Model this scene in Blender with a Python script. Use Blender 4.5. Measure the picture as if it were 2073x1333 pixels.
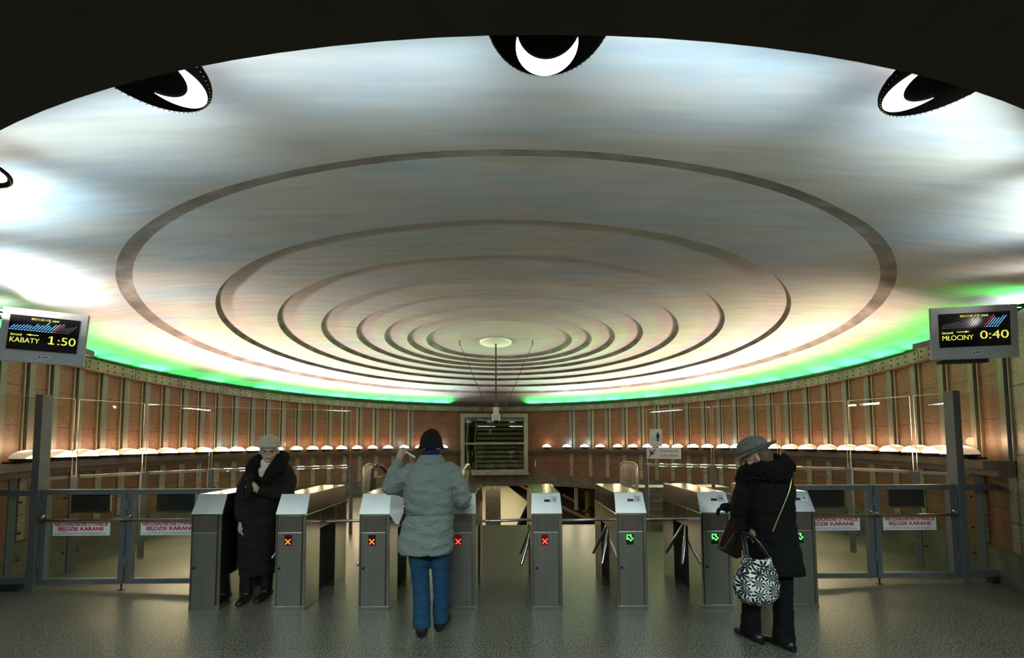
import bpy, bmesh, math, random
from mathutils import Vector, Matrix, noise
random.seed(7)
PI = math.pi
S = bpy.context.scene
COL = S.collection
for o in list(bpy.data.objects):
    bpy.data.objects.remove(o, do_unlink=True)

# ------------------------------------------------------------------ camera
def rot_basis(pitch, yaw, roll):
    # right, up, forward of the camera
    cp, sp, cy, sy = math.cos(pitch), math.sin(pitch), math.cos(yaw), math.sin(yaw)
    r0 = Vector((cy, -sy, 0)); f0 = Vector((sy * cp, cy * cp, sp)); u0 = Vector((-sy * sp, -cy * sp, cp))
    cr, sr = math.cos(roll), math.sin(roll)
    return r0 * cr + u0 * sr, u0 * cr - r0 * sr, f0
FPX = 780.0
cam_data = bpy.data.cameras.new('camera')
cam = bpy.data.objects.new('camera', cam_data); COL.objects.link(cam)
cr_, cu_, cf_ = rot_basis(math.radians(2.8), 0.008, -0.005)
cam.matrix_world = Matrix(((cr_.x, cu_.x, -cf_.x, 0), (cr_.y, cu_.y, -cf_.y, 0), (cr_.z, cu_.z, -cf_.z, 1.55), (0, 0, 0, 1)))
cam_data.sensor_width = 36.0
cam_data.sensor_fit = 'HORIZONTAL'
cam_data.lens = 36.0 * FPX / 2073.0
cam_data.shift_y = (858.85 - 666.5) / 2073.0
cam_data.clip_start = 0.05
S.camera = cam

# ------------------------------------------------------------------ world, view
S.view_settings.view_transform = 'Standard'
S.view_settings.look = 'None'
S.view_settings.gamma = 1.0
S.view_settings.use_curve_mapping = False
S.view_settings.exposure = 0.0
w = bpy.data.worlds.new('world'); S.world = w; w.use_nodes = True
w.node_tree.nodes['Background'].inputs[0].default_value = (0.8, 0.9, 0.8, 1)
w.node_tree.nodes['Background'].inputs[1].default_value = 0.004

CX, CY = -0.16, 7.37             # centre of the round hall
def polar(R, deg, z=0.0):
    a = math.radians(deg)
    return Vector((CX + R * math.sin(a), CY + R * math.cos(a), z))

# light levels
P_UP, P_WALL, P_GREEN, P_NEAR, P_ENTR, P_PLAT, P_DOWN = 140.0, 3.0, 11.5, 5.0, 76.0, 750.0, 26.0

def polar2(R, deg, z=0.0):           # centre line of the entrance arch
    a = math.radians(deg)
    return Vector((0.133 + R * math.sin(a), 7.67 + R * math.cos(a), z))

def light(name, kind, loc, energy, color, **kw):
    d = bpy.data.lights.new(name, kind); d.energy = energy; d.color = color
    o = bpy.data.objects.new(name, d); o.location = loc
    for k, v in kw.items():
        if k == 'aim':
            o.rotation_euler = Vector(v).to_track_quat('-Z', 'Y').to_euler()
        elif k == 'quat':
            o.rotation_euler = v.to_euler()
        else:
            setattr(d, k, v)
    COL.objects.link(o)
    return o

# green fluorescent cove all along the top of the far wall (a few tubes are dead)
DEAD = {-86, -74, 72, 78, 120}
for deg in range(-128, 130, 6):
    if -15 < deg < 7: continue
    p = polar(6.60, deg, 2.835)
    inward = Vector((CX - p.x, CY - p.y, 0)).normalized()
    k = 0.25 if deg in DEAD else random.choice((0.8, 1.0, 1.15))
    aim = inward * 1.0 + Vector((0, 0, 0.58))
    light('cove_tube_light', 'AREA', p, P_GREEN * k, (0.05, 1.0, 0.13), shape='RECTANGLE', size=0.58, size_y=0.06, spread=math.radians(64),
          quat=(lambda a: Matrix((Vector((inward.y, -inward.x, 0)), -(a.cross(Vector((inward.y, -inward.x, 0)))), -a)).transposed().to_quaternion())(aim.normalized()))
# ceiling lights of the entrance hall behind the camera
for x in (-4.6, -2.3, 0.0, 2.3, 4.6):
    light('entrance_ceiling_light', 'AREA', (x, -0.35, 2.72), P_ENTR, (0.83, 1.0, 1.0), shape='RECTANGLE', size=1.3, size_y=0.35)
# platform lights beyond the stairs
light('platform_light', 'AREA', (-0.6, 34, -0.6), P_PLAT, (1.0, 0.86, 0.52), shape='RECTANGLE', size=4, size_y=30)
light('stair_light', 'AREA', (0.0, 15.8, -0.4), 40, (1.0, 0.86, 0.6), shape='RECTANGLE', size=2.5, size_y=1.5)

# ------------------------------------------------------------------ materials
def mat(name, color, rough=0.5, metal=0.0, emit=None, estr=0.0, spec=0.5, coat=0.0):
    m = bpy.data.materials.new(name); m.use_nodes = True
    b = m.node_tree.nodes['Principled BSDF']
    b.inputs['Base Color'].default_value = (*color, 1)
    b.inputs['Roughness'].default_value = rough
    b.inputs['Metallic'].default_value = metal
    b.inputs['Specular IOR Level'].default_value = spec
    if coat: b.inputs['Coat Weight'].default_value = coat
    if emit:
        b.inputs['Emission Color'].default_value = (*emit, 1); b.inputs['Emission Strength'].default_value = estr
    return m
def N(m, t, **kw):
    n = m.node_tree.nodes.new(t)
    for k, v in kw.items(): setattr(n, k, v)
    return n
def LK(m, a, b): m.node_tree.links.new(a, b)
def coords(m, scale=(1, 1, 1), kind='Object'):
    tc = N(m, 'ShaderNodeTexCoord'); mp = N(m, 'ShaderNodeMapping'); mp.inputs['Scale'].default_value = scale
    LK(m, tc.outputs[kind], mp.inputs['Vector']); return mp.outputs['Vector']
def noisy(name, stops, scale=5.0, detail=6.0, rough=0.5, metal=0.0, vscale=(1, 1, 1), bump=0.0, spec=0.5, rvar=None, dist=0.0):
    m = mat(name, stops[0][1], rough, metal, spec=spec); b = m.node_tree.nodes['Principled BSDF']
    v = coords(m, vscale); n = N(m, 'ShaderNodeTexNoise')
    n.inputs['Scale'].default_value = scale; n.inputs['Detail'].default_value = detail; n.inputs['Distortion'].default_value = dist
    LK(m, v, n.inputs['Vector']); r = N(m, 'ShaderNodeValToRGB')
    el = r.color_ramp.elements
    while len(el) < len(stops): el.new(0.5)
    for e, (p, c) in zip(el, stops): e.position = p; e.color = (*c, 1)
    LK(m, n.outputs['Fac'], r.inputs['Fac']); LK(m, r.outputs['Color'], b.inputs['Base Color'])
    if rvar:
        mr = N(m, 'ShaderNodeMapRange'); mr.inputs['To Min'].default_value = rvar[0]; mr.inputs['To Max'].default_value = rvar[1]
        LK(m, n.outputs['Fac'], mr.inputs['Value']); LK(m, mr.outputs['Result'], b.inputs['Roughness'])
    if bump:
        bp = N(m, 'ShaderNodeBump'); bp.inputs['Strength'].default_value = bump; bp.inputs['Distance'].default_value = 0.01
        LK(m, n.outputs['Fac'], bp.inputs['Height']); LK(m, bp.outputs['Normal'], b.inputs['Normal'])
    return m

M = {}
# polished terrazzo floor with tile joints
def floor_mat():
    m = mat('terrazzo_floor', (0.2, 0.2, 0.18), 0.22, spec=0.22); b = m.node_tree.nodes['Principled BSDF']
    v = coords(m)
    n = N(m, 'ShaderNodeTexNoise'); n.inputs['Scale'].default_value = 75; n.inputs['Detail'].default_value = 4
    r = N(m, 'ShaderNodeValToRGB'); e = r.color_ramp.elements
    e[0].position, e[0].color = 0.36, (0.02, 0.022, 0.018, 1); e[1].position, e[1].color = 0.64, (0.21, 0.205, 0.165, 1)
    LK(m, v, n.inputs['Vector']); LK(m, n.outputs['Fac'], r.inputs['Fac'])
    n2 = N(m, 'ShaderNodeTexNoise'); n2.inputs['Scale'].default_value = 0.9; n2.inputs['Detail'].default_value = 4
    LK(m, v, n2.inputs['Vector'])
    br = N(m, 'ShaderNodeTexBrick'); br.offset = 0.0; br.inputs['Scale'].default_value = 1.0
    br.inputs['Brick Width'].default_value = 0.6; br.inputs['Row Height'].default_value = 0.6
    br.inputs['Mortar Size'].default_value = 0.0025; br.inputs['Mortar Smooth'].default_value = 0.3
    br.inputs['Color1'].default_value = (1, 1, 1, 1); br.inputs['Color2'].default_value = (0.9, 0.92, 0.9, 1); br.inputs['Mortar'].default_value = (0.5, 0.5, 0.48, 1)
    LK(m, v, br.inputs['Vector'])
    mx = N(m, 'ShaderNodeMix', data_type='RGBA', blend_type='MULTIPLY'); mx.inputs[0].default_value = 1
    LK(m, r.outputs['Color'], mx.inputs[6]); LK(m, br.outputs['Color'], mx.inputs[7]); LK(m, mx.outputs[2], b.inputs['Base Color'])
    mr = N(m, 'ShaderNodeMapRange'); mr.inputs['To Min'].default_value = 0.27; mr.inputs['To Max'].default_value = 0.36
    LK(m, n2.outputs['Fac'], mr.inputs['Value']); LK(m, mr.outputs['Result'], b.inputs['Roughness'])
    bp = N(m, 'ShaderNodeBump'); bp.inputs['Strength'].default_value = 0.03; bp.inputs['Distance'].default_value = 0.002
    LK(m, n.outputs['Fac'], bp.inputs['Height']); LK(m, bp.outputs['Normal'], b.inputs['Normal'])
    return m
M['floor'] = floor_mat()
# painted sky mural on the dome: pale plaster streaked with blue, ochre and peach
def mural_mat():
    m = mat('painted_dome', (0.7, 0.7, 0.66), 0.75, spec=0.2); b = m.node_tree.nodes['Principled BSDF']
    v = coords(m, (0.33, 1.3, 0.5))
    n = N(m, 'ShaderNodeTexNoise'); n.inputs['Scale'].default_value = 1.5; n.inputs['Detail'].default_value = 9; n.inputs['Roughness'].default_value = 0.62; n.inputs['Distortion'].default_value = 0.7
    r = N(m, 'ShaderNodeValToRGB'); e = r.color_ramp.elements
    cols = [(0.28, (0.33, 0.42, 0.52)), (0.42, (0.41, 0.445, 0.475)), (0.50, (0.45, 0.445, 0.45)), (0.58, (0.465, 0.44, 0.41)), (0.66, (0.45, 0.43, 0.37)), (0.76, (0.495, 0.445, 0.43))]
    while len(e) < len(cols): e.new(0.5)
    for x, (p, c) in zip(e, cols): x.position = p; x.color = (*c, 1)
    LK(m, v, n.inputs['Vector']); LK(m, n.outputs['Fac'], r.inputs['Fac'])
    v2 = coords(m, (0.5, 4.5, 1)); n2 = N(m, 'ShaderNodeTexNoise'); n2.inputs['Scale'].default_value = 3.0; n2.inputs['Detail'].default_value = 6
    LK(m, v2, n2.inputs['Vector'])
    mr = N(m, 'ShaderNodeMapRange'); mr.inputs['From Min'].default_value = 0.3; mr.inputs['From Max'].default_value = 0.7; mr.inputs['To Min'].default_value = 0.84; mr.inputs['To Max'].default_value = 1.04
    LK(m, n2.outputs['Fac'], mr.inputs['Value'])
    mx = N(m, 'ShaderNodeMix', data_type='RGBA', blend_type='MULTIPLY'); mx.inputs[0].default_value = 1
    LK(m, r.outputs['Color'], mx.inputs[6]); LK(m, mr.outputs['Result'], mx.inputs[7]); LK(m, mx.outputs[2], b.inputs['Base Color'])
    return m
M['mural'] = mural_mat()
M['riser'] = noisy('stained_concrete_edge', [(0.3, (0.09, 0.078, 0.07)), (0.55, (0.18, 0.155, 0.135)), (0.75, (0.30, 0.26, 0.235))], 3.0, 6, 0.85, vscale=(1, 1, 2))
# speckled brown granite with course joints
def granite(name, stops, scale=80, rough=0.5, joints=()):
    m = noisy(name, stops, scale, 5, rough, spec=0.4)
    nt = m.node_tree; b = nt.nodes['Principled BSDF']; src = b.inputs['Base Color'].links[0].from_socket
    v = coords(m); n2 = N(m, 'ShaderNodeTexNoise'); n2.inputs['Scale'].default_value = 2.2; n2.inputs['Detail'].default_value = 3
    LK(m, v, n2.inputs['Vector'])
    mr = N(m, 'ShaderNodeMapRange'); mr.inputs['To Min'].default_value = 0.6; mr.inputs['To Max'].default_value = 1.35
    LK(m, n2.outputs['Fac'], mr.inputs['Value'])
    mx = N(m, 'ShaderNodeMix', data_type='RGBA', blend_type='MULTIPLY'); mx.inputs[0].default_value = 1
    LK(m, src, mx.inputs[6]); LK(m, mr.outputs['Result'], mx.inputs[7]); out = mx.outputs[2]
    if joints:
        sx = N(m, 'ShaderNodeSeparateXYZ'); LK(m, v, sx.inputs[0]); prev = None
        for z in joints:
            c = N(m, 'ShaderNodeMath', operation='COMPARE'); c.inputs[1].default_value = z; c.inputs[2].default_value = 0.006
            LK(m, sx.outputs['Z'], c.inputs[0])
            if prev is None: prev = c.outputs[0]
            else:
                a = N(m, 'ShaderNodeMath', operation='MAXIMUM'); LK(m, prev, a.inputs[0]); LK(m, c.outputs[0], a.inputs[1]); prev = a.outputs[0]
        m2 = N(m, 'ShaderNodeMix', data_type='RGBA'); LK(m, prev, m2.inputs[0]); LK(m, out, m2.inputs[6]); m2.inputs[7].default_value = (0.03, 0.02, 0.015, 1); out = m2.outputs[2]
    LK(m, out, b.inputs['Base Color'])
    return m
M['granite'] = granite('brown_granite', [(0.34, (0.030, 0.012, 0.006)), (0.5, (0.145, 0.064, 0.030)), (0.66, (0.28, 0.14, 0.075))], joints=(0.82, 1.79, 2.27))
M['granite_pale'] = granite('grey_granite', [(0.34, (0.12, 0.105, 0.08)), (0.5, (0.24, 0.22, 0.17)), (0.66, (0.38, 0.35, 0.27))], 60, joints=(0.7, 1.4, 2.1))
M['concrete'] = noisy('grey_concrete', [(0.3, (0.06, 0.053, 0.042)), (0.7, (0.13, 0.115, 0.09))], 4, 8, 0.8, bump=0.1)
M['beam'] = noisy('concrete_beam', [(0.3, (0.13, 0.115, 0.09)), (0.7, (0.27, 0.24, 0.195))], 5, 8, 0.7, bump=0.1)
M['bolt'] = mat('bolt_steel', (0.03, 0.028, 0.025), 0.5, 0.6)
M['post'] = noisy('brushed_post_metal', [(0.3, (0.12, 0.118, 0.10)), (0.7, (0.18, 0.175, 0.15))], 3, 4, 0.5, 0.4, vscale=(8, 8, 0.5))
M['strip_reflection'] = mat('painted_strip_reflection', (0.22, 0.20, 0.12), 0.45, 0.0)  # matte yellowish colour stands in for what the polished strip reflects
M['dark'] = mat('black_gap', (0.012, 0.011, 0.010), 0.8)
M['ledge'] = noisy('dark_bronze_ledge', [(0.3, (0.055, 0.035, 0.022)), (0.7, (0.10, 0.065, 0.042))], 4, 5, 0.5)
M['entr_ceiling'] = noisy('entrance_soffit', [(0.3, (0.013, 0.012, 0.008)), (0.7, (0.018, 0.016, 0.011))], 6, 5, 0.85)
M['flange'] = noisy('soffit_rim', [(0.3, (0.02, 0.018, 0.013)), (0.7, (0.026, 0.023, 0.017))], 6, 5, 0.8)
M['steel'] = noisy('brushed_stainless', [(0.3, (0.46, 0.46, 0.42)), (0.7, (0.52, 0.52, 0.47))], 3, 6, 0.34, 1.0, vscale=(14, 14, 0.6), rvar=(0.30, 0.40))
M['steel_top'] = noisy('satin_stainless_lid', [(0.3, (0.46, 0.48, 0.47)), (0.7, (0.54, 0.56, 0.55))], 5, 6, 0.36, 1.0, rvar=(0.3, 0.44))
M['steel_polish'] = noisy('polished_stainless_side', [(0.3, (0.5, 0.48, 0.43)), (0.7, (0.6, 0.58, 0.52))], 3, 5, 0.16, 1.0, vscale=(1, 1, 1), rvar=(0.12, 0.2))
M['steel_brown'] = noisy('dull_brown_steel', [(0.3, (0.22, 0.19, 0.16)), (0.7, (0.30, 0.26, 0.22))], 4, 5, 0.4, 0.9, vscale=(8, 8, 1))
M['niche'] = mat('dark_recess', (0.012, 0.010, 0.009), 0.6)
M['arm'] = mat('chrome_arm', (0.45, 0.46, 0.46), 0.18, 1.0)
M['frame'] = noisy('grey_painted_steel', [(0.3, (0.085, 0.10, 0.105)), (0.7, (0.11, 0.125, 0.13))], 6, 4, 0.45)
M['rail'] = noisy('satin_rail_steel', [(0.3, (0.36, 0.34, 0.29)), (0.7, (0.46, 0.44, 0.38))], 6, 4, 0.3, 1.0)
M['sign'] = mat('white_sign_plastic', (0.72, 0.76, 0.78), 0.4)
M['red_text'] = mat('red_lettering', (0.45, 0.01, 0.015), 0.5)
M['grey_text'] = mat('grey_small_print', (0.25, 0.27, 0.28), 0.5)
M['blue_ink'] = mat('navy_ink', (0.015, 0.03, 0.10), 0.5)
M['monitor'] = noisy('silver_grey_casing', [(0.3, (0.34, 0.36, 0.37)), (0.7, (0.40, 0.42, 0.42))], 8, 4, 0.55)
M['screen'] = mat('display_glass', (0.008, 0.008, 0.010), 0.15)
M['e_yellow'] = mat('yellow_pixels', (0.2, 0.2, 0.02), 0.5, emit=(0.95, 0.93, 0.16), estr=0.85)
M['e_blue'] = mat('blue_pixels', (0.02, 0.1, 0.2), 0.5, emit=(0.05, 0.36, 0.85), estr=0.85)
M['e_white'] = mat('pale_blue_pixels', (0.2, 0.2, 0.2), 0.5, emit=(0.35, 0.78, 1.0), estr=0.9)
M['e_red'] = mat('red_pixels', (0.2, 0.02, 0.01), 0.5, emit=(0.9, 0.05, 0.03), estr=0.85)
M['e_dim'] = mat('dim_grey_pixels', (0.04, 0.04, 0.05), 0.5, emit=(0.06, 0.06, 0.10), estr=0.6)
M['led_x'] = mat('orange_red_leds', (0.3, 0.05, 0.0), 0.5, emit=(1.0, 0.16, 0.02), estr=3.0)
M['led_r'] = mat('red_leds', (0.3, 0.02, 0.0), 0.5, emit=(1.0, 0.06, 0.03), estr=4.0)
M['led_g'] = mat('green_leds', (0.0, 0.3, 0.0), 0.5, emit=(0.12, 1.0, 0.16), estr=2.6)
M['led_back'] = mat('dark_red_window', (0.05, 0.004, 0.002), 0.3)
M['led_backb'] = mat('red_glow_window', (0.05, 0.004, 0.003), 0.3, emit=(0.6, 0.02, 0.01), estr=0.10)
M['led_backg'] = mat('dark_green_window', (0.004, 0.02, 0.004), 0.3)
M['reader'] = mat('dark_red_reader', (0.12, 0.012, 0.015), 0.2)
M['sticker'] = mat('pale_sticker', (0.6, 0.68, 0.74), 0.4)
M['lamp_base'] = noisy('dark_lamp_dish', [(0.3, (0.012, 0.010, 0.009)), (0.7, (0.03, 0.024, 0.02))], 8, 3, 0.35)
M['lamp_black'] = mat('black_lamp_dish', (0.001, 0.001, 0.001), 0.5, spec=0.03)
M['lamp_warm'] = mat('warm_lamp_dome', (0.9, 0.8, 0.72), 0.3, emit=(1.0, 0.66, 0.48), estr=0.35)
M['lens_warm'] = mat('warm_lamp_lens', (1, 0.9, 0.8), 0.3, emit=(1.0, 0.78, 0.60), estr=8.0)
M['lamp_cold'] = mat('cold_lamp_dome', (0.8, 0.85, 0.9), 0.3, emit=(0.62, 0.74, 0.95), estr=0.35)
M['lens_cold'] = mat('cold_lamp_lens', (0.9, 0.95, 1), 0.3, emit=(0.8, 0.9, 1.0), estr=8.0)
M['lamp_big'] = mat('white_lamp_dome', (0.9, 0.9, 0.95), 0.3, emit=(0.95, 0.95, 1.0), estr=3.0)
M['bead'] = mat('amber_beads', (0.5, 0.36, 0.14), 0.2, 0.9)
def glass_mat(name, tint, lo=0.018, hi=0.5):
    m = bpy.data.materials.new(name); m.use_nodes = True; nt = m.node_tree; nt.nodes.clear()
    out = N(m, 'ShaderNodeOutputMaterial'); tr = N(m, 'ShaderNodeBsdfTransparent'); gl = N(m, 'ShaderNodeBsdfGlossy'); mx = N(m, 'ShaderNodeMixShader')
    lw = N(m, 'ShaderNodeLayerWeight'); lw.inputs['Blend'].default_value = 0.5; pw = N(m, 'ShaderNodeMath', operation='POWER'); pw.inputs[1].default_value = 5.0; LK(m, lw.outputs['Facing'], pw.inputs[0]); fr = N(m, 'ShaderNodeMath', operation='MULTIPLY_ADD'); fr.inputs[1].default_value = 0.95; fr.inputs[2].default_value = lo; LK(m, pw.outputs[0], fr.inputs[0])
    tr.inputs['Color'].default_value = (*tint, 1); gl.inputs['Roughness'].default_value = 0.01; gl.inputs['Color'].default_value = (0.95, 0.97, 0.95, 1)
    LK(m, fr.outputs[0], mx.inputs[0]); LK(m, tr.outputs[0], mx.inputs[1]); LK(m, gl.outputs[0], mx.inputs[2]); LK(m, mx.outputs[0], out.inputs[0])
    return m
M['glass'] = glass_mat('clear_pane', (0.93, 0.96, 0.93))
M['glass_dark'] = glass_mat('tinted_pane', (0.8, 0.84, 0.74), 0.06)
M['glass_edge'] = mat('pane_edge', (0.55, 0.52, 0.42), 0.3)
M['slat'] = noisy('olive_slat', [(0.3, (0.15, 0.15, 0.10)), (0.7, (0.22, 0.215, 0.15))], 6, 4, 0.5)
M['alu'] = noisy('aluminium_frame', [(0.3, (0.26, 0.25, 0.20)), (0.7, (0.34, 0.33, 0.27))], 5, 4, 0.45, 0.6)
M['white_strip'] = mat('pale_pane_reflection', (0.7, 0.72, 0.72), 0.4)  # white of the wavy reflections in the far window
M['rod'] = mat('dark_rod', (0.06, 0.04, 0.03), 0.5, 0.3)
M['copper'] = mat('copper_anchor', (0.45, 0.22, 0.12), 0.4, 0.7)
M['cctv'] = mat('white_camera_casing', (0.72, 0.70, 0.66), 0.45)
M['disc'] = mat('pale_disc_paint', (0.86, 0.84, 0.84), 0.6)
M['platform'] = noisy('platform_terrazzo', [(0.35, (0.45, 0.40, 0.28)), (0.65, (0.56, 0.50, 0.36))], 20, 4, 0.4)
M['track'] = mat('dark_track_bed', (0.010, 0.006, 0.004), 0.9)
M['train'] = noisy('dark_red_panel', [(0.3, (0.05, 0.014, 0.008)), (0.7, (0.08, 0.022, 0.012))], 4, 4, 0.5)
M['brown_rail'] = mat('brown_rail', (0.16, 0.09, 0.03), 0.5)
M['yellow_panel'] = mat('yellow_panel', (0.6, 0.46, 0.06), 0.5)
M['tread'] = noisy('dark_stair_stone', [(0.3, (0.05, 0.042, 0.03)), (0.7, (0.085, 0.07, 0.05))], 10, 4, 0.5)
M['rubber'] = mat('black_rubber', (0.01, 0.01, 0.01), 0.4)
# cloth and skin
M['skin'] = noisy('skin', [(0.3, (0.36, 0.21, 0.14)), (0.7, (0.48, 0.30, 0.21))], 20, 4, 0.5)
M['skin_old'] = noisy('aged_skin', [(0.3, (0.40, 0.27, 0.18)), (0.7, (0.56, 0.40, 0.28))], 26, 4, 0.55)
def cloth(name, a, b_, scale=60, bump=0.25, rough=0.9):
    return noisy(name, [(0.35, a), (0.65, b_)], scale, 5, rough, bump=bump, spec=0.2)
M['jacket'] = cloth('grey_green_cotton', (0.165, 0.195, 0.18), (0.195, 0.23, 0.212), 160)
M['jacket_dark'] = cloth('grey_green_seam', (0.10, 0.125, 0.115), (0.14, 0.165, 0.15), 40)
M['denim'] = cloth('blue_denim', (0.012, 0.05, 0.11), (0.020, 0.068, 0.14), 150)
M['black_knit'] = cloth('black_knit', (0.004, 0.004, 0.005), (0.012, 0.012, 0.014), 90)
M['navy'] = cloth('navy_cloth', (0.008, 0.016, 0.07), (0.014, 0.028, 0.11), 50)
M['leather'] = mat('black_leather', (0.008, 0.007, 0.007), 0.35)
M['black_coat'] = cloth('black_wool', (0.003, 0.003, 0.0035), (0.006, 0.006, 0.0065), 60, 0.3)
M['quilt'] = cloth('black_brown_padded_cloth', (0.008, 0.007, 0.0065), (0.014, 0.012, 0.011), 60, 0.3)
M['fur'] = cloth('black_fur', (0.003, 0.003, 0.003), (0.010, 0.008, 0.007), 120, 0.9)
M['cream'] = cloth('cream_wool', (0.50, 0.47, 0.40), (0.64, 0.61, 0.52), 70)
M['hat_knit'] = cloth('beige_knit', (0.36, 0.33, 0.25), (0.50, 0.46, 0.36), 90, 0.5)
M['felt'] = cloth('grey_felt', (0.10, 0.10, 0.085), (0.165, 0.16, 0.14), 40)
M['felt_band'] = cloth('dark_felt_band', (0.06, 0.06, 0.05), (0.09, 0.09, 0.075), 40)
M['hair_grey'] = cloth('grey_hair', (0.40, 0.37, 0.30), (0.58, 0.54, 0.45), 70, 0.6)
M['hair_brown'] = cloth('brown_hair', (0.09, 0.055, 0.03), (0.16, 0.10, 0.055), 70, 0.6)
M['red_leather'] = mat('dark_red_leather', (0.016, 0.002, 0.002), 0.8, spec=0.2)
M['gold'] = mat('gold_chain', (0.5, 0.38, 0.14), 0.35, 0.9)
M['eye'] = mat('dark_eye', (0.02, 0.015, 0.01), 0.2)
M['lip'] = mat('lip', (0.30, 0.13, 0.09), 0.5)
M['paper'] = mat('white_paper', (0.7, 0.73, 0.73), 0.6)
def floral_mat():
    m = mat('black_and_white_floral_cloth', (0.7, 0.72, 0.7), 0.7, spec=0.2); b = m.node_tree.nodes['Principled BSDF']
    v = coords(m)
    nz = N(m, 'ShaderNodeTexNoise'); nz.inputs['Scale'].default_value = 9
    LK(m, v, nz.inputs['Vector'])
    vo = N(m, 'ShaderNodeTexVoronoi'); vo.inputs['Scale'].default_value = 14.5; vo.inputs['Randomness'].default_value = 0.75
    LK(m, v, vo.inputs['Vector'])
    # offset of the point from its flower centre, in cell units
    sub = N(m, 'ShaderNodeVectorMath', operation='SUBTRACT'); LK(m, v, sub.inputs[0]); LK(m, vo.outputs['Position'], sub.inputs[1])
    sx = N(m, 'ShaderNodeSeparateXYZ'); LK(m, sub.outputs[0], sx.inputs[0])
    at = N(m, 'ShaderNodeMath', operation='ARCTAN2'); LK(m, sx.outputs['Z'], at.inputs[0]); LK(m, sx.outputs['X'], at.inputs[1])
    ln = N(m, 'ShaderNodeVectorMath', operation='LENGTH'); LK(m, sub.outputs[0], ln.inputs[0])
    k = N(m, 'ShaderNodeMath', operation='MULTIPLY'); LK(m, at.outputs[0], k.inputs[0]); k.inputs[1].default_value = 4.0
    sc = N(m, 'ShaderNodeSeparateColor'); LK(m, vo.outputs['Color'], sc.inputs[0])
    ph = N(m, 'ShaderNodeMath', operation='MULTIPLY_ADD'); LK(m, sc.outputs[0], ph.inputs[0]); ph.inputs[1].default_value = 6.28; LK(m, k.outputs[0], ph.inputs[2])
    cs = N(m, 'ShaderNodeMath', operation='SINE'); LK(m, ph.outputs[0], cs.inputs[0])
    ab = N(m, 'ShaderNodeMath', operation='ABSOLUTE'); LK(m, cs.outputs[0], ab.inputs[0])
    rad = N(m, 'ShaderNodeMath', operation='MULTIPLY_ADD'); LK(m, ab.outputs[0], rad.inputs[0]); rad.inputs[1].default_value = 0.046; rad.inputs[2].default_value = 0.012
    lt = N(m, 'ShaderNodeMath', operation='LESS_THAN'); LK(m, ln.outputs['Value'], lt.inputs[0]); LK(m, rad.outputs[0], lt.inputs[1])
    ce = N(m, 'ShaderNodeMath', operation='GREATER_THAN'); LK(m, ln.outputs['Value'], ce.inputs[0]); ce.inputs[1].default_value = 0.006
    mu = N(m, 'ShaderNodeMath', operation='MULTIPLY'); LK(m, lt.outputs[0], mu.inputs[0]); LK(m, ce.outputs[0], mu.inputs[1])
    mx = N(m, 'ShaderNodeMix', data_type='RGBA'); LK(m, mu.outputs[0], mx.inputs[0]); mx.inputs[6].default_value = (0.66, 0.70, 0.68, 1); mx.inputs[7].default_value = (0.012, 0.013, 0.013, 1)
    LK(m, mx.outputs[2], b.inputs['Base Color'])
    return m
M['floral'] = floral_mat()

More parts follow.
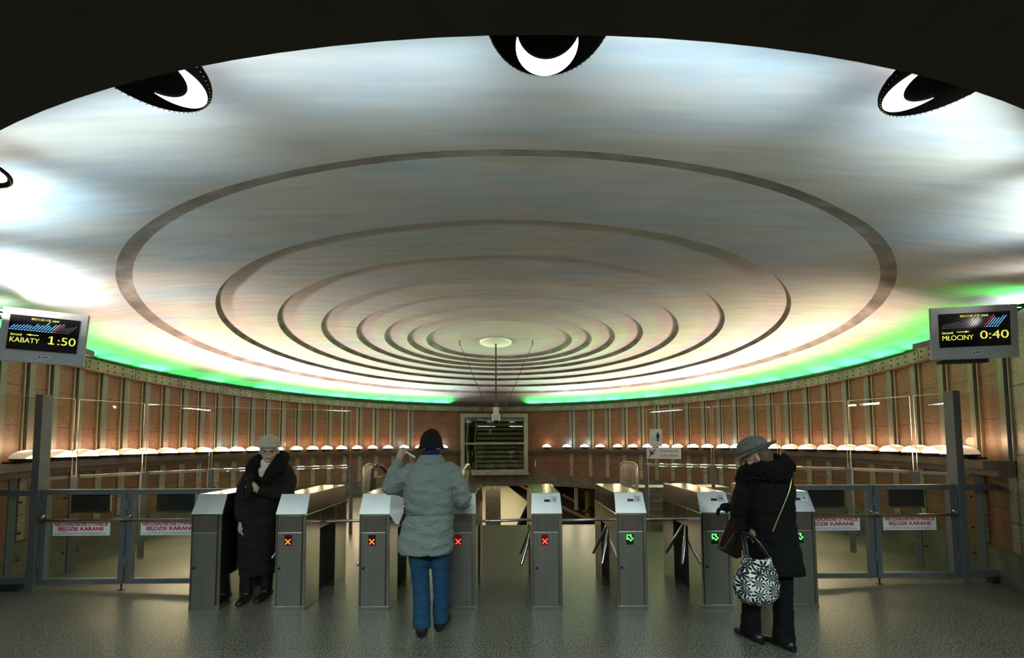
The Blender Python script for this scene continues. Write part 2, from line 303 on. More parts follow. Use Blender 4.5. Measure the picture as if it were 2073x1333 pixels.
# ------------------------------------------------------------------ mesh builder
class MB:
    def __init__(s): s.v = []; s.f = []; s.mi = []; s.m = 0
    def add(s, vs, fs):
        o = len(s.v); s.v += [Vector(p) for p in vs]
        for f in fs: s.f.append([i + o for i in f]); s.mi.append(s.m)
        return s
    def box(s, x0, x1, y0, y1, z0, z1, mtx=None):
        vs = [Vector(p) for p in ((x0, y0, z0), (x1, y0, z0), (x1, y1, z0), (x0, y1, z0), (x0, y0, z1), (x1, y0, z1), (x1, y1, z1), (x0, y1, z1))]
        if mtx: vs = [mtx @ p for p in vs]
        return s.add(vs, [(0, 3, 2, 1), (4, 5, 6, 7), (0, 1, 5, 4), (1, 2, 6, 5), (2, 3, 7, 6), (3, 0, 4, 7)])
    def obox(s, c, ux, uy, uz):     # oriented box from half-vectors
        c, ux, uy, uz = map(Vector, (c, ux, uy, uz))
        vs = [c + a * ux + b * uy + d * uz for d in (-1, 1) for a, b in ((-1, -1), (1, -1), (1, 1), (-1, 1))]
        return s.add(vs, [(0, 3, 2, 1), (4, 5, 6, 7), (0, 1, 5, 4), (1, 2, 6, 5), (2, 3, 7, 6), (3, 0, 4, 7)])
    def loft(s, rings, cap=True, closed=False):
        n = len(rings[0]); vs = [p for r in rings for p in r]; fs = []
        L = len(rings)
        for i in range(L if closed else L - 1):
            a, b = i * n, ((i + 1) % L) * n
            for j in range(n):
                k = (j + 1) % n; fs.append((a + j, a + k, b + k, b + j))
        if cap and not closed:
            fs.append(tuple(range(n))[::-1]); fs.append(tuple(range((L - 1) * n, L * n)))
        return s.add(vs, fs)
    def tube(s, pts, r, n=10, cap=True, smooth=0, round_ends=False, flat=None):
        pts = [Vector(p) for p in pts]
        rs = list(r) if hasattr(r, '__len__') else [r] * len(pts)
        if smooth: pts, rs = crom(pts, rs, smooth)
        if round_ends:
            d0 = (pts[0] - pts[1]).normalized(); d1 = (pts[-1] - pts[-2]).normalized()
            a = [(pts[0] + d0 * rs[0] * q, rs[0] * math.sqrt(1 - q * q)) for q in (0.97, 0.85, 0.6, 0.3)]
            b = [(pts[-1] + d1 * rs[-1] * q, rs[-1] * math.sqrt(1 - q * q)) for q in (0.3, 0.6, 0.85, 0.97)]
            pts = [p for p, _ in a] + pts + [p for p, _ in b]; rs = [q for _, q in a] + rs + [q for _, q in b]
        rings = []; up = None
        for i, p in enumerate(pts):
            t = (pts[min(i + 1, len(pts) - 1)] - pts[max(i - 1, 0)]).normalized()
            if up is None:
                up = Vector((0, 0, 1)) if abs(t.z) < 0.9 else Vector((0, 1, 0))
            u = (up - t * up.dot(t)).normalized(); w_ = t.cross(u); up = u
            fx = flat if flat else 1.0
            rings.append([p + (u * math.cos(2 * PI * j / n) * rs[i] * fx + w_ * math.sin(2 * PI * j / n) * rs[i]) for j in range(n)])
        return s.loft(rings, cap)
    def ring(s, pts, r, n=8):        # closed tube
        pts = [Vector(p) for p in pts]; L = len(pts); rings = []
        for i, p in enumerate(pts):
            t = (pts[(i + 1) % L] - pts[i - 1]).normalized(); up = Vector((0, 0, 1)) if abs(t.z) < 0.9 else Vector((0, 1, 0))
            u = (up - t * up.dot(t)).normalized(); w_ = t.cross(u)
            rings.append([p + (u * math.cos(2 * PI * j / n) + w_ * math.sin(2 * PI * j / n)) * r for j in range(n)])
        return s.loft(rings, False, True)
    def ell(s, c, r, n=20, k=12, mtx=None, z0=-1.0, z1=1.0):
        c = Vector(c); rx, ry, rz = r if hasattr(r, '__len__') else (r, r, r); rings = []
        a0, a1 = math.asin(z0), math.asin(z1)
        for i in range(k + 1):
            a = a0 + (a1 - a0) * i / k; ca = max(math.cos(a), 0.004)
            ring = []
            for j in range(n):
                b = 2 * PI * j / n; q = Vector((rx * ca * math.cos(b), ry * ca * math.sin(b), rz * math.sin(a)))
                ring.append(c + (mtx @ q if mtx else q))
            rings.append(ring)
        return s.loft(rings)
    def sections(s, secs, n=40, power=2.3, sm=3):
        # (cx, cy, z, rx, ry) horizontal sections, smoothed
        pts = [Vector((a[0], a[1], a[2])) for a in secs]; r1 = [a[3] for a in secs]; r2 = [a[4] for a in secs]
        P, R1 = crom(pts, r1, sm); _, R2 = crom(pts, r2, sm); rings = []
        for p, a, b in zip(P, R1, R2):
            ring = []
            for j in range(n):
                t = 2 * PI * j / n; c, d = math.cos(t), math.sin(t)
                ring.append(p + Vector((a * math.copysign(abs(c) ** (2 / power), c), b * math.copysign(abs(d) ** (2 / power), d), 0)))
            rings.append(ring)
        return s.loft(rings)
    def lathe(s, prof, n=32, c=(0, 0, 0), closed=False):
        c = Vector(c)
        rings = [[c + Vector((max(r, 0.0005) * math.cos(2 * PI * j / n), max(r, 0.0005) * math.sin(2 * PI * j / n), z)) for j in range(n)] for r, z in prof]
        return s.loft(rings, not closed, closed)
    def prism(s, poly, a, b, axis='y', mtx=None):
        # polygon in the two other axes extruded from a to b
        def P(u, v, t): return Vector((u, t, v)) if axis == 'y' else (Vector((t, u, v)) if axis == 'x' else Vector((u, v, t)))
        n = len(poly); vs = [P(u, v, a) for u, v in poly] + [P(u, v, b) for u, v in poly]
        if mtx: vs = [mtx @ p for p in vs]
        return s.add(vs, [tuple(range(n)), tuple(range(2 * n - 1, n - 1, -1))] + [(j, n + j, n + (j + 1) % n, (j + 1) % n) for j in range(n)])
    def arc(s, R0, R1, z0, z1, a0, a1, step=1.5, polar=polar):
        # solid ring sector about the hall centre
        n = max(2, int(abs(a1 - a0) / step) + 1); rings = []
        for i in range(n):
            a = a0 + (a1 - a0) * i / (n - 1)
            rings.append([polar(R0, a, z0), polar(R1, a, z0), polar(R1, a, z1), polar(R0, a, z1)])
        return s.loft(rings)
    def build(s, name, mats, parent=None, smooth=False, bevel=0.0, sharp=35):
        me = bpy.data.meshes.new(name)
        off = parent.matrix_world.inverted() if parent else Matrix()
        if parent is not None and parent.get('_m'): off = Matrix()
        me.from_pydata([tuple(p) for p in s.v], [], s.f)
        mats = mats if isinstance(mats, (list, tuple)) else [mats]
        for m in mats: me.materials.append(m)
        if len(mats) > 1:
            for p, i in zip(me.polygons, s.mi): p.material_index = i
        bm = bmesh.new(); bm.from_mesh(me)
        bmesh.ops.recalc_face_normals(bm, faces=bm.faces)
        if bevel: bmesh.ops.bevel(bm, geom=[e for e in bm.edges if e.is_manifold and e.calc_face_angle(0) > 0.6], offset=bevel, segments=2, affect='EDGES', profile=0.5)
        bm.to_mesh(me); bm.free()
        if smooth:
            for p in me.polygons: p.use_smooth = True
            me.set_sharp_from_angle(angle=math.radians(sharp))
        o = bpy.data.objects.new(name, me); COL.objects.link(o)
        if parent: o.parent = parent
        return o
def crom(pts, rs, sub):
    P, R = [], []
    for i in range(len(pts) - 1):
        a, b, c, d = pts[max(i - 1, 0)], pts[i], pts[i + 1], pts[min(i + 2, len(pts) - 1)]
        ra, rb, rc, rd = rs[max(i - 1, 0)], rs[i], rs[i + 1], rs[min(i + 2, len(rs) - 1)]
        for q in range(sub):
            t = q / sub; t2, t3 = t * t, t * t * t
            w0, w1, w2, w3 = -0.5 * t3 + t2 - 0.5 * t, 1.5 * t3 - 2.5 * t2 + 1, -1.5 * t3 + 2 * t2 + 0.5 * t, 0.5 * t3 - 0.5 * t2
            P.append(a * w0 + b * w1 + c * w2 + d * w3); R.append(ra * w0 + rb * w1 + rc * w2 + rd * w3)
    P.append(pts[-1]); R.append(rs[-1])
    return P, R
def thing(name, label, cat, loc=(0, 0, 0), rotz=0.0, group=None):
    o = bpy.data.objects.new(name, None); COL.objects.link(o); o.location = loc; o.rotation_euler = (0, 0, rotz)
    o.empty_display_size = 0.1
    return tag(o, label, cat, group)
def tag(o, label, cat, group=None):
    o['label'] = label; o['category'] = cat
    if group: o['group'] = group
    return o
def struct(o): o['kind'] = 'structure'; return o
def lab(o, t): o['label'] = t; return o
def dup(root, loc, rotz, label, group=None):
    def cp(o, par):
        c = o.copy(); COL.objects.link(c)
        if par: c.parent = par
        for ch in list(o.children): cp(ch, c)
        return c
    r = cp(root, None); r.location = loc; r.rotation_euler = (0, 0, rotz); r['label'] = label
    if group: r['group'] = group
    return r
def local(parent_loc, rotz=0.0):
    # builder whose world coordinates are turned into the thing's own
    L = Vector(parent_loc); Rm = Matrix.Rotation(-rotz, 3, 'Z')
    class B(MB):
        def build(s, *a, **k):
            s.v = [Rm @ (p - L) for p in s.v]; return MB.build(s, *a, **k)
    return B
def remesh(o, voxel, smooth_iter=4, wrinkle=0.0, wscale=12.0, fuzz=0.0, smooth_f=0.5):
    md = o.modifiers.new('r', 'REMESH'); md.mode = 'VOXEL'; md.voxel_size = voxel; md.use_smooth_shade = True
    if smooth_iter:
        sm = o.modifiers.new('s', 'SMOOTH'); sm.factor = smooth_f; sm.iterations = smooth_iter
    dg = bpy.context.evaluated_depsgraph_get(); dg.update()
    me = bpy.data.meshes.new_from_object(o.evaluated_get(dg)); old = o.data
    o.modifiers.clear(); o.data = me; me.name = o.name
    if not me.materials:
        for m in old.materials: me.materials.append(m)
    if wrinkle or fuzz:
        nrm = [v.normal.copy() for v in me.vertices]
        for v, n_ in zip(me.vertices, nrm):
            p = v.co
            d = 0.0
            if wrinkle:
                d += wrinkle * (noise.noise(Vector((p.x * wscale * 0.8, p.y * wscale * 0.8, p.z * wscale * 1.5))) + 0.6 * (abs(noise.noise(Vector((p.x * wscale * 1.7 + 9, p.y * wscale * 1.7, p.z * wscale * 2.6)))) - 0.3))
            if fuzz: d += fuzz * (noise.noise(p * 70) + 0.8 * noise.noise(p * 150) + 0.3)
            v.co = p + n_ * d
    for p in me.polygons: p.use_smooth = True
    return o
_tc = {}
def text(name, s, size, mtx, m, parent, align='LEFT', ext=0.0006, width=None, bold=0.0):
    c = bpy.data.curves.new(name, 'FONT'); c.body = s; c.size = size; c.align_x = align; c.extrude = ext; c.resolution_u = 8; c.offset = bold
    o = bpy.data.objects.new(name, c); COL.objects.link(o)
    dg = bpy.context.evaluated_depsgraph_get(); dg.update()
    me = bpy.data.meshes.new_from_object(o.evaluated_get(dg)); bpy.data.objects.remove(o)
    if width and me.vertices:
        xs = [v.co.x for v in me.vertices]; wd = max(xs) - min(xs); x0 = min(xs)
        for v in me.vertices:
            v.co.x = (v.co.x - x0) * width / wd - (width / 2 if align == 'CENTER' else 0)
    me.transform(mtx)
    me.materials.clear(); me.materials.append(m)
    o = bpy.data.objects.new(name, me); COL.objects.link(o); o.parent = parent
    return o
# text lying in the x-z plane and read from -y
def facing(x, y, z): return Matrix.Translation((x, y, z)) @ Matrix.Rotation(PI / 2, 4, 'X')
ORD = ['zeroth', 'first', 'second', 'third', 'fourth', 'fifth', 'sixth', 'seventh', 'eighth', 'ninth', 'tenth', 'eleventh', 'twelfth', 'thirteenth', 'fourteenth', 'fifteenth', 'sixteenth', 'seventeenth', 'eighteenth', 'nineteenth', 'twentieth', 'twenty-first', 'twenty-second', 'twenty-third', 'twenty-fourth']

# ================================================================== THE SETTING
STX0, STX1, STY = -2.66, 2.33, 7.35           # stairwell going down to the platform
b = MB()
b.box(-8.5, 8.5, -6.0, STY, -0.3, 0.0)
b.box(-8.5, STX0, STY, 15.5, -0.3, 0.0)
b.box(STX1, 8.5, STY, 8.35, -0.3, 0.0); b.box(5.0, 8.5, 8.35, 15.5, -0.3, 0.0)
struct(b.build('floor', M['floor']))

# dome: eight stepped rings
LIPS = [(5.317, 3.187, 0.011), (4.47, 3.285, -0.042), (3.751, 3.360, -0.091), (3.144, 3.402, -0.125), (2.604, 3.438, -0.144), (2.142, 3.447, -0.153), (1.740, 3.460, -0.164), (1.387, 3.479, -0.174)]
prof = [(6.8, 2.68, -0.16, 0), (6.8, 2.86, -0.16, 0), (6.74, 2.905, -0.16, 0), (6.6, 2.945, -0.16, 0), (6.3, 3.01, -0.12, 0), (5.9, 3.085, -0.06, 0)]
for i, (R, z, cx) in enumerate(LIPS):
    prof.append((R, z, cx, 1))
    dR, dz = (0.116, 0.052) if i == 0 else (0.045, 0.058)
    prof.append((R - dR, z + dz, cx, 0))
    R2 = LIPS[i + 1][0] if i < 7 else 0.9; z2 = LIPS[i + 1][1] if i < 7 else 3.515
    prof.append(((R - dR + R2) / 2, (z + dz + z2) / 2 + 0.004, cx, 0))
prof.append((0.02, 3.505, -0.2, 0))
NS = 256; vs = []; fs = []; mi = []
for R, z, cx, k in prof:
    for j in range(NS):
        a = 2 * PI * j / NS; wob = 0.0
        if k: wob = 0.010 * noise.noise(Vector((math.cos(a) * 3 * R / 2, math.sin(a) * 3 * R / 2, z * 5)))
        vs.append((cx + R * math.sin(a), 7.39 + R * math.cos(a), z + wob))
for i in range(len(prof) - 1):
    for j in range(NS):
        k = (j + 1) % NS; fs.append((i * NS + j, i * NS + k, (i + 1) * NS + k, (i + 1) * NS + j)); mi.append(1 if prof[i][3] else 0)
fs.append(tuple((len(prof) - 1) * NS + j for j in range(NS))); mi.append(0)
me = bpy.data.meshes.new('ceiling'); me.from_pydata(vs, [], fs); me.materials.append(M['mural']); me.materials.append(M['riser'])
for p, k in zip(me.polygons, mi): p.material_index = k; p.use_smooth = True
me.set_sharp_from_angle(angle=math.radians(28))
ceil = bpy.data.objects.new('ceiling', me); COL.objects.link(ceil); struct(ceil)

# dark soffit of the entrance hall, its rim and groove
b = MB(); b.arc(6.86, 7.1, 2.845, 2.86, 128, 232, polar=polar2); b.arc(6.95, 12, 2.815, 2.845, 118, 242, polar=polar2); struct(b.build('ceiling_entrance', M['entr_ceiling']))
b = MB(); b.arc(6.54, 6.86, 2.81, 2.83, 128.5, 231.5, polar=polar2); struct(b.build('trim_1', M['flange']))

# round wall
A0, A1 = -127.5, 123.4
wall = struct(MB().arc(6.35, 6.5, 0.36, 2.82, A0, A1).build('wall_back', M['granite'], smooth=True))
plinth = MB(); plinth.arc(6.31, 6.52, 0.03, 0.38, -25, 24); plinth.arc(6.31, 6.52, 0.0, 0.38, A0, -25); plinth.arc(6.31, 6.52, 0.0, 0.38, 24, A1)
plinth.build('plinth', M['concrete'], wall, smooth=True)
b = MB(); b.arc(6.24, 6.42, 2.665, 2.82, A0, A1)
b.m = 1
for k in range(int((A1 - A0) / 4.5) * 3):
    a = A0 + 0.6 + k * 1.5 + (0.25 if k % 3 == 1 else 0)
    for z in (2.70, 2.785):
        p = polar(6.237, a, z); d = Vector((CX - p.x, CY - p.y, 0)).normalized(); t = Vector((d.y, -d.x, 0))
        b.obox(p, t * 0.011, d * 0.006, Vector((0, 0, 0.011)))
b.m = 2
for k in range(int((A1 - A0) / 9)):
    p = polar(6.24, A0 + 3 + 9 * k, 2.742); d = Vector((CX - p.x, CY - p.y, 0)).normalized(); t = Vector((d.y, -d.x, 0))
    b.obox(p, t * 0.004, d * 0.003, Vector((0, 0, 0.076)))
struct(b.build('trim_2', [M['beam'], M['bolt'], M['dark']]))
b = MB()
for a0, a1 in ((A0, -14.5), (7.9, A1)): b.arc(6.12, 6.34, 1.25, 1.34, a0, a1); b.arc(6.22, 6.34, 1.17, 1.25, a0, a1)
struct(b.build('trim_3', M['ledge']))
PR = [20.72, 26.65, 31.89, 37.03, 41.83, 46.39, 50.93, 55.36, 59.69, 63.82, 67.93, 72.22, 76.29, 80.4, 84.69, 88.82, 93.14, 97.61, 102.03, 106.56, 111.54, 116.83, 122.08]
PL = [-28.65, -34.06, -38.99, -43.67, -47.88, -52.13, -56.28, -60.31, -64.23, -67.92, -71.5, -75.32, -79.03, -82.72, -86.2, -89.97, -93.7, -97.5, -101.45, -105.52, -109.63, -113.38, -117.84, -122.3]
def side_box(bb, R0, R1, a, du0, du1, z0, z1):
    # box at angle a, du = tangential extent in metres (towards larger angle)
    p = polar((R0 + R1) / 2, a); d = Vector((math.sin(math.radians(a)), math.cos(math.radians(a)), 0)); t = Vector((d.y, -d.x, 0))
    bb.obox(p + t * (du0 + du1) / 2 + Vector((0, 0, (z0 + z1) / 2)), t * (du1 - du0) / 2, d * (R1 - R0) / 2, Vector((0, 0, (z1 - z0) / 2)))
for lst, sg in ((PR, 1), (PL, -1)):
    for a in lst:
        bb = MB(); e = (lambda u, v: (u, v)) if sg > 0 else (lambda u, v: (-v, -u))
        side_box(bb, 6.312, 6.36, a, *e(0.0, 0.10), 1.34, 2.69)
        bb.m = 1; side_box(bb, 6.338, 6.36, a, *e(0.10, 0.128), 1.34, 2.69)
        bb.m = 2; side_box(bb, 6.33, 6.36, a, *e(0.128, 0.20 if abs(a) < 50 else 0.15), 1.34, 2.69)
        lab(bb.build('pilaster', [M['post'], M['dark'], M['strip_reflection']], wall), 'metal post between granite panels')
        bb = MB(); side_box(bb, 6.335, 6.36, a, *e(0.01, 0.13), 0.4, 1.18)
        lab(bb.build('granite_strip', M['granite_pale'], wall), 'pale granite strip below the lamp ledge')
# granite piers where the round wall ends
for nm, a0, a1 in (('wall_left', -133.5, -127.5), ('wall_right', 123.4, 131.5)):
    struct(MB().arc(6.35, 6.75, 0.0, 2.82, a0, a1).build(nm, M['granite_pale']))
# pale disc at the crown of the dome
o = MB().lathe([(0, 3.47), (0.29, 3.47), (0.305, 3.48), (0.305, 3.52), (0, 3.52)], 48, (-0.25, 7.39, 0)).build('ceiling_disc', M['disc'], smooth=True)
tag(o, 'round pale disc set in the middle of the domed ceiling', 'ceiling disc')

# stairs down, platform and track below
b = MB()
n = 24
for k in range(n):
    z1 = -0.165 * (k + 1); y0 = STY + 0.30 * k
    b.box(STX0, STX1, y0, y0 + 0.32, z1 - 0.3, z1)
b.box(STX0 - 0.2, STX0, STY, 15, -4.3, -0.3)
tag(b.build('staircase', M['tread']), 'dark staircase dropping from the hall floor to the platform', 'stairs')
b = MB()
for k in range(38):
    x = STX0 + 0.12 + k * 0.128
    b.add([(x, STY - 0.16, 0.003), (x + 0.03, STY - 0.16, 0.003), (x + 0.11, STY - 0.05, 0.003), (x + 0.08, STY - 0.05, 0.003)], [(0, 1, 2, 3)])
tag(b.build('tactile_strip', M['tread']), 'row of slanted dark dashes along the top of the stairs', 'floor marking')
b = MB(); b.add([(-6, 14.4, -4.0), (0.3, 14.4, -4.0), (0.45, 26, -4.0), (1.75, 36.4, -4.0), (-0.6, 53, -4.0), (-9, 60, -4.0)], [(0, 1, 2, 3, 4, 5)])
b.add([(-6, 14.4, -4.4), (0.3, 14.4, -4.4), (0.45, 26, -4.4), (1.75, 36.4, -4.4), (-0.6, 53, -4.4), (-9, 60, -4.4)], [(0, 1, 2, 3, 4, 5)])
struct(b.build('floor_platform', M['platform']))
b = MB(); b.box(-10, 14, 14.4, 70, -5.3, -5.0); struct(b.build('floor_track', M['track']))
b = MB(); b.box(8.5, 8.8, 14.4, 70, -5, 0.0); struct(b.build('wall_platform', M['train']))
o = MB().box(-1.2, -0.45, 19.6, 20.3, -4.0, 0.0).build('pillar', M['beam']); tag(o, 'grey concrete pillar on the platform below the far window', 'pillar')
b = MB(); b.box(-9, 14, 14.6, 70, 0.02, 0.2); struct(b.build('ceiling_platform', M['concrete']))
for i, (x, y, z, wd, h, mm, lb) in enumerate([(4.45, 26.5, -2.3, 0.25, 1.5, 'sign', 'white upright panel beside the tracks below'), (5.15, 26.2, -2.65, 0.28, 1.75, 'yellow_panel', 'yellow upright panel beside the tracks below')]):
    tag(MB().box(x, x + wd, y, y + 0.06, z - h / 2, z + h / 2).build('upright_panel', M[mm]), lb, 'panel')
for (p, q, lb) in [((0.7, 52.5, -3.9), (2.2, 44.5, -3.9), 'brown rail nearest the lit platform edge'), ((5.9, 42.5, -4.2), (6.45, 37.2, -4.2), 'upper brown rail beside the track below'), ((4.73, 34.5, -4.2), (5.85, 29.1, -4.2), 'lower brown rail beside the track below')]:
    tag(MB().tube([p, q], 0.16, 8).build('track_rail', M['brown_rail']), lb, 'rail')
t = thing('platform_lamp', 'grey shaded lamp hanging over the track below the stairs', 'lamp', (4.5, 22, -2.35))
MB().lathe([(0.06, 0.28), (0.10, 0.2), (0.30, 0.03), (0.37, 0.0), (0.35, -0.03), (0.0, -0.02)], 24).build('shade', M['concrete'], t, smooth=True)
MB().tube([(0, 0, 0.2), (0, 0, 2.3)], 0.02, 8).build('stem', M['rod'], t)

# short flight of steps up behind the right balustrade
b = MB()
for k in range(6):
    y0 = 6.75 + 0.16 * k; b.box(2.50, 4.3, y0, y0 + (1.3 - 0.16 * k), 0.11 * k, 0.11 * (k + 1))
b.m = 1
for k in range(6):
    y0 = 6.75 + 0.16 * k; b.box(2.50, 4.3, y0 - 0.004, y0 + 0.02, 0.11 * (k + 1) - 0.012, 0.11 * (k + 1) + 0.003)
tag(b.build('steps', [M['tread'], M['concrete']]), 'short flight of dark steps behind the right glass balustrade', 'steps')

# ================================================================== FAR WINDOW UNIT
wa = -3.3; p0 = polar(6.12, wa); wr = -math.radians(wa)
win = thing('shuttered_window', 'large metal framed window with dark slats on the far wall', 'window', (p0.x, p0.y, 0.44), wr)
b = MB(); W2 = 1.17
b.box(-W2, W2, -0.1, 0.22, 1.99, 2.13); b.box(-W2, -W2 + 0.14, -0.1, 0.22, 0.18, 1.99); b.box(W2 - 0.14, W2, -0.1, 0.22, 0.18, 1.99); b.box(-W2, W2, -0.1, 0.22, 0.05, 0.18)
b.box(-W2 + 0.14, W2 - 0.14, -0.08, 0.0, 1.05, 1.12)
b.build('frame', M['alu'], win, bevel=0.006)
b = MB(); b.box(-W2 - 0.03, W2 + 0.03, -0.14, 0.22, 0.0, 0.06); b.box(-W2 - 0.01, W2 + 0.01, -0.12, 0.2, 0.075, 0.1); lab(b.build('sill', M['alu'], win), 'ribbed metal sill')
for z0, z1 in ((0.18, 1.05), (1.12, 1.99)):
    MB().box(-W2 + 0.14, W2 - 0.14, -0.03, -0.02, z0, z1).build('pane', M['glass_dark'], win)
b = MB()
for k in range(11):
    z = 0.26 + k * 0.16; n = 24; rr = []
    for i in range(n + 1):
        x = -0.62 + 1.62 * i / n; dz = 0.005 * math.sin(i * 0.8 + k * 1.3)
        rr.append([(x, 0.05, z + dz), (x, 0.12, z + 0.10 + dz), (x, 0.128, z + 0.10 + dz), (x, 0.058, z + dz)])
    b.loft([[Vector(q) for q in r] for r in rr])
b.build('slats', M['slat'], win)
b = MB(); b.box(-W2 + 0.1, W2 - 0.1, 0.17, 0.2, 0.1, 2.05); lab(b.build('backing', M['dark'], win), 'dark space behind the panes')
for x in (-0.95, -0.66):  # wavy white reflections in the panes, modelled as pale strips
    b = MB(); b.tube([(x + 0.02 * math.sin(k * 0.9), 0.03, 0.22 + k * 0.17) for k in range(11)], 0.022 if x < -0.8 else 0.012, 6, smooth=3)
    b.build('wavy_reflection', M['white_strip'], win, smooth=True)
o = MB().box(-0.014, 0.014, -0.008, 0.008, 0, 0.20).build('white_strip_fitting', M['cctv']); q = polar(6.3, 9.9, 0.72); o.location = q
tag(o, 'small white upright strip on the wall right of the window', 'wall fitting')

# ================================================================== CCTV CAMERA
L0 = (-0.247, 7.40, 1.90)
cc = thing('security_camera', 'white security camera hanging on a long rod from the dome centre', 'camera', L0); LB = local(L0)
LB().tube([(-0.247, 7.4, 3.50), (-0.247, 7.4, 2.32)], 0.016, 10).build('rod', M['rod'], cc, smooth=True)
LB().tube([(-0.247, 7.4, 2.34), (-0.247, 7.4, 2.22)], 0.026, 12).build('collar', M['rod'], cc, smooth=True)
LB().box(-0.30, -0.194, 7.345, 7.455, 2.10, 2.235).build('mount_box', M['cctv'], cc, bevel=0.012)
b = LB(); b.box(-0.325, -0.17, 7.31, 7.48, 1.975, 2.10); b.build('camera_body', M['cctv'], cc, bevel=0.015)
LB().ell((-0.247, 7.39, 1.975), (0.068, 0.068, 0.06), z1=0.0).build('camera_dome', M['screen'], cc, smooth=True)
for sx, ax in ((-1, -0.93), (1, 0.46)):
    LB().tube([(-0.247 + sx * 0.09, 7.4, 2.02), (ax, 7.25, 3.44)], 0.006, 6).build('stay_wire', M['rod'], cc)
    LB().tube([(ax, 7.25, 3.40), (ax - sx * 0.003, 7.247, 3.50)], 0.016, 8).build('wire_anchor', M['copper'], cc)

# ================================================================== WALL LAMPS
def lamp(name, label, R, z, r, h, mdome, mlens, group, ang, big=False):
    p = polar(R, ang, z); root = thing(name, label, 'lamp', p, -math.radians(ang), group)
    mb = M['lamp_black'] if big else M['lamp_base']
    prf = [(r * math.cos(t), h * math.sin(t) + 0.012) for t in [i * PI / 2 / 10 for i in range(11)]]
    MB().lathe([(r * 0.985, 0.008)] + prf, 36).build('dome_shade', M[mdome], root, smooth=True)
    MB().lathe([(0.0, -0.04 if not big else -0.004), (r * 0.6, -0.034 if not big else -0.004), (r * 0.97, -0.006 if not big else -0.004), (r * 1.02, 0.004), (r * 1.02, 0.012), (r * 0.97, 0.012), (0, 0.012)], 40).build('dish', mb, root, smooth=True)
    if big:
        # crescent diffuser in the underside
        c0, r0, c1, r1 = -0.088, 0.104, -0.030, 0.102
        pts_o, pts_i = [], []
        dd = c1 - c0; xi = math.sqrt(r0 * r0 - (dd / 2) ** 2); ta = math.atan2(dd / 2, xi)
        n = 28
        for i in range(n + 1):
            a = (PI - ta) + (PI + 2 * ta) * i / n
            pts_o.append((r0 * math.cos(a), c0 + r0 * math.sin(a)))
            a2 = (PI + ta) + (PI - 2 * ta) * i / n
            pts_i.append((r1 * math.cos(a2), c1 + r1 * math.sin(a2)))
        b = MB(); vs = [(x, y, -0.0065) for x, y in pts_o] + [(x, y, -0.0065) for x, y in pts_i] + [(x, y, -0.003) for x, y in pts_o] + [(x, y, -0.003) for x, y in pts_i]
        fs = []; m_ = n + 1
        for i in range(n): fs.append((i, i + 1, m_ + i + 1, m_ + i)); fs.append((i, 2 * m_ + i, 2 * m_ + i + 1, i + 1))
        b.add(vs, fs); b.build('crescent_lens', M[mlens], root)
        b = MB()
        for i in range(72):
            a = 2 * PI * i / 72; b.ell((r * 0.985 * math.cos(a), r * 0.985 * math.sin(a), -0.005), 0.0022, 6, 4)
        b.build('beaded_rim', M['bead'], root)
    else:
        # bright lens peeping out at the front under the dome
        b = MB(); rows = []
        for q in range(9):
            t = math.radians(2 + 6.2 * q); hw = math.radians(78 - 6.5 * q); rows.append([((r + 0.003) * math.cos(t) * math.sin(hw * (2 * j / 16 - 1)), -(r + 0.003) * math.cos(t) * math.cos(hw * (2 * j / 16 - 1)), (h + 0.003) * math.sin(t) + 0.012) for j in range(17)])
        b.add([p for r_ in rows for p in r_], [(q * 17 + j, q * 17 + j + 1, q * 17 + 18 + j, q * 17 + 17 + j) for q in range(8) for j in range(16)])
        b.build('lens', M[mlens], root, smooth=True)
        b = MB(); b.tube([(0, 0.0, -0.01), (0, r * 0.7, -0.035), (0, r * 1.35, -0.04)], 0.02, 8); b.build('bracket', M['lamp_base'], root, smooth=True)
    return root
LR = [13.88, 20.47, 26.12, 31.07, 36.56, 41.2, 45.6, 50.5, 54.37, 58.78, 62.68, 66.89, 70.54, 75.11, 79.61, 83.7, 87.78, 92.26, 96.8, 100.99, 106.3, 111.12, 115.6, 119.6]
LL = [-19.83, -27.34, -32.1, -37.08, -41.65, -46.13, -50.58, -54.65, -58.54, -62.74, -67.81, -73.54, -77.42, -81.07, -84.94, -88.9, -92.64, -96.85, -100.36, -104.72, -108.68, -113.02, -118.09]
COLD = {('r', 2), ('r', 3), ('r', 12), ('l', 1), ('l', 3), ('l', 11), ('l', 13)}
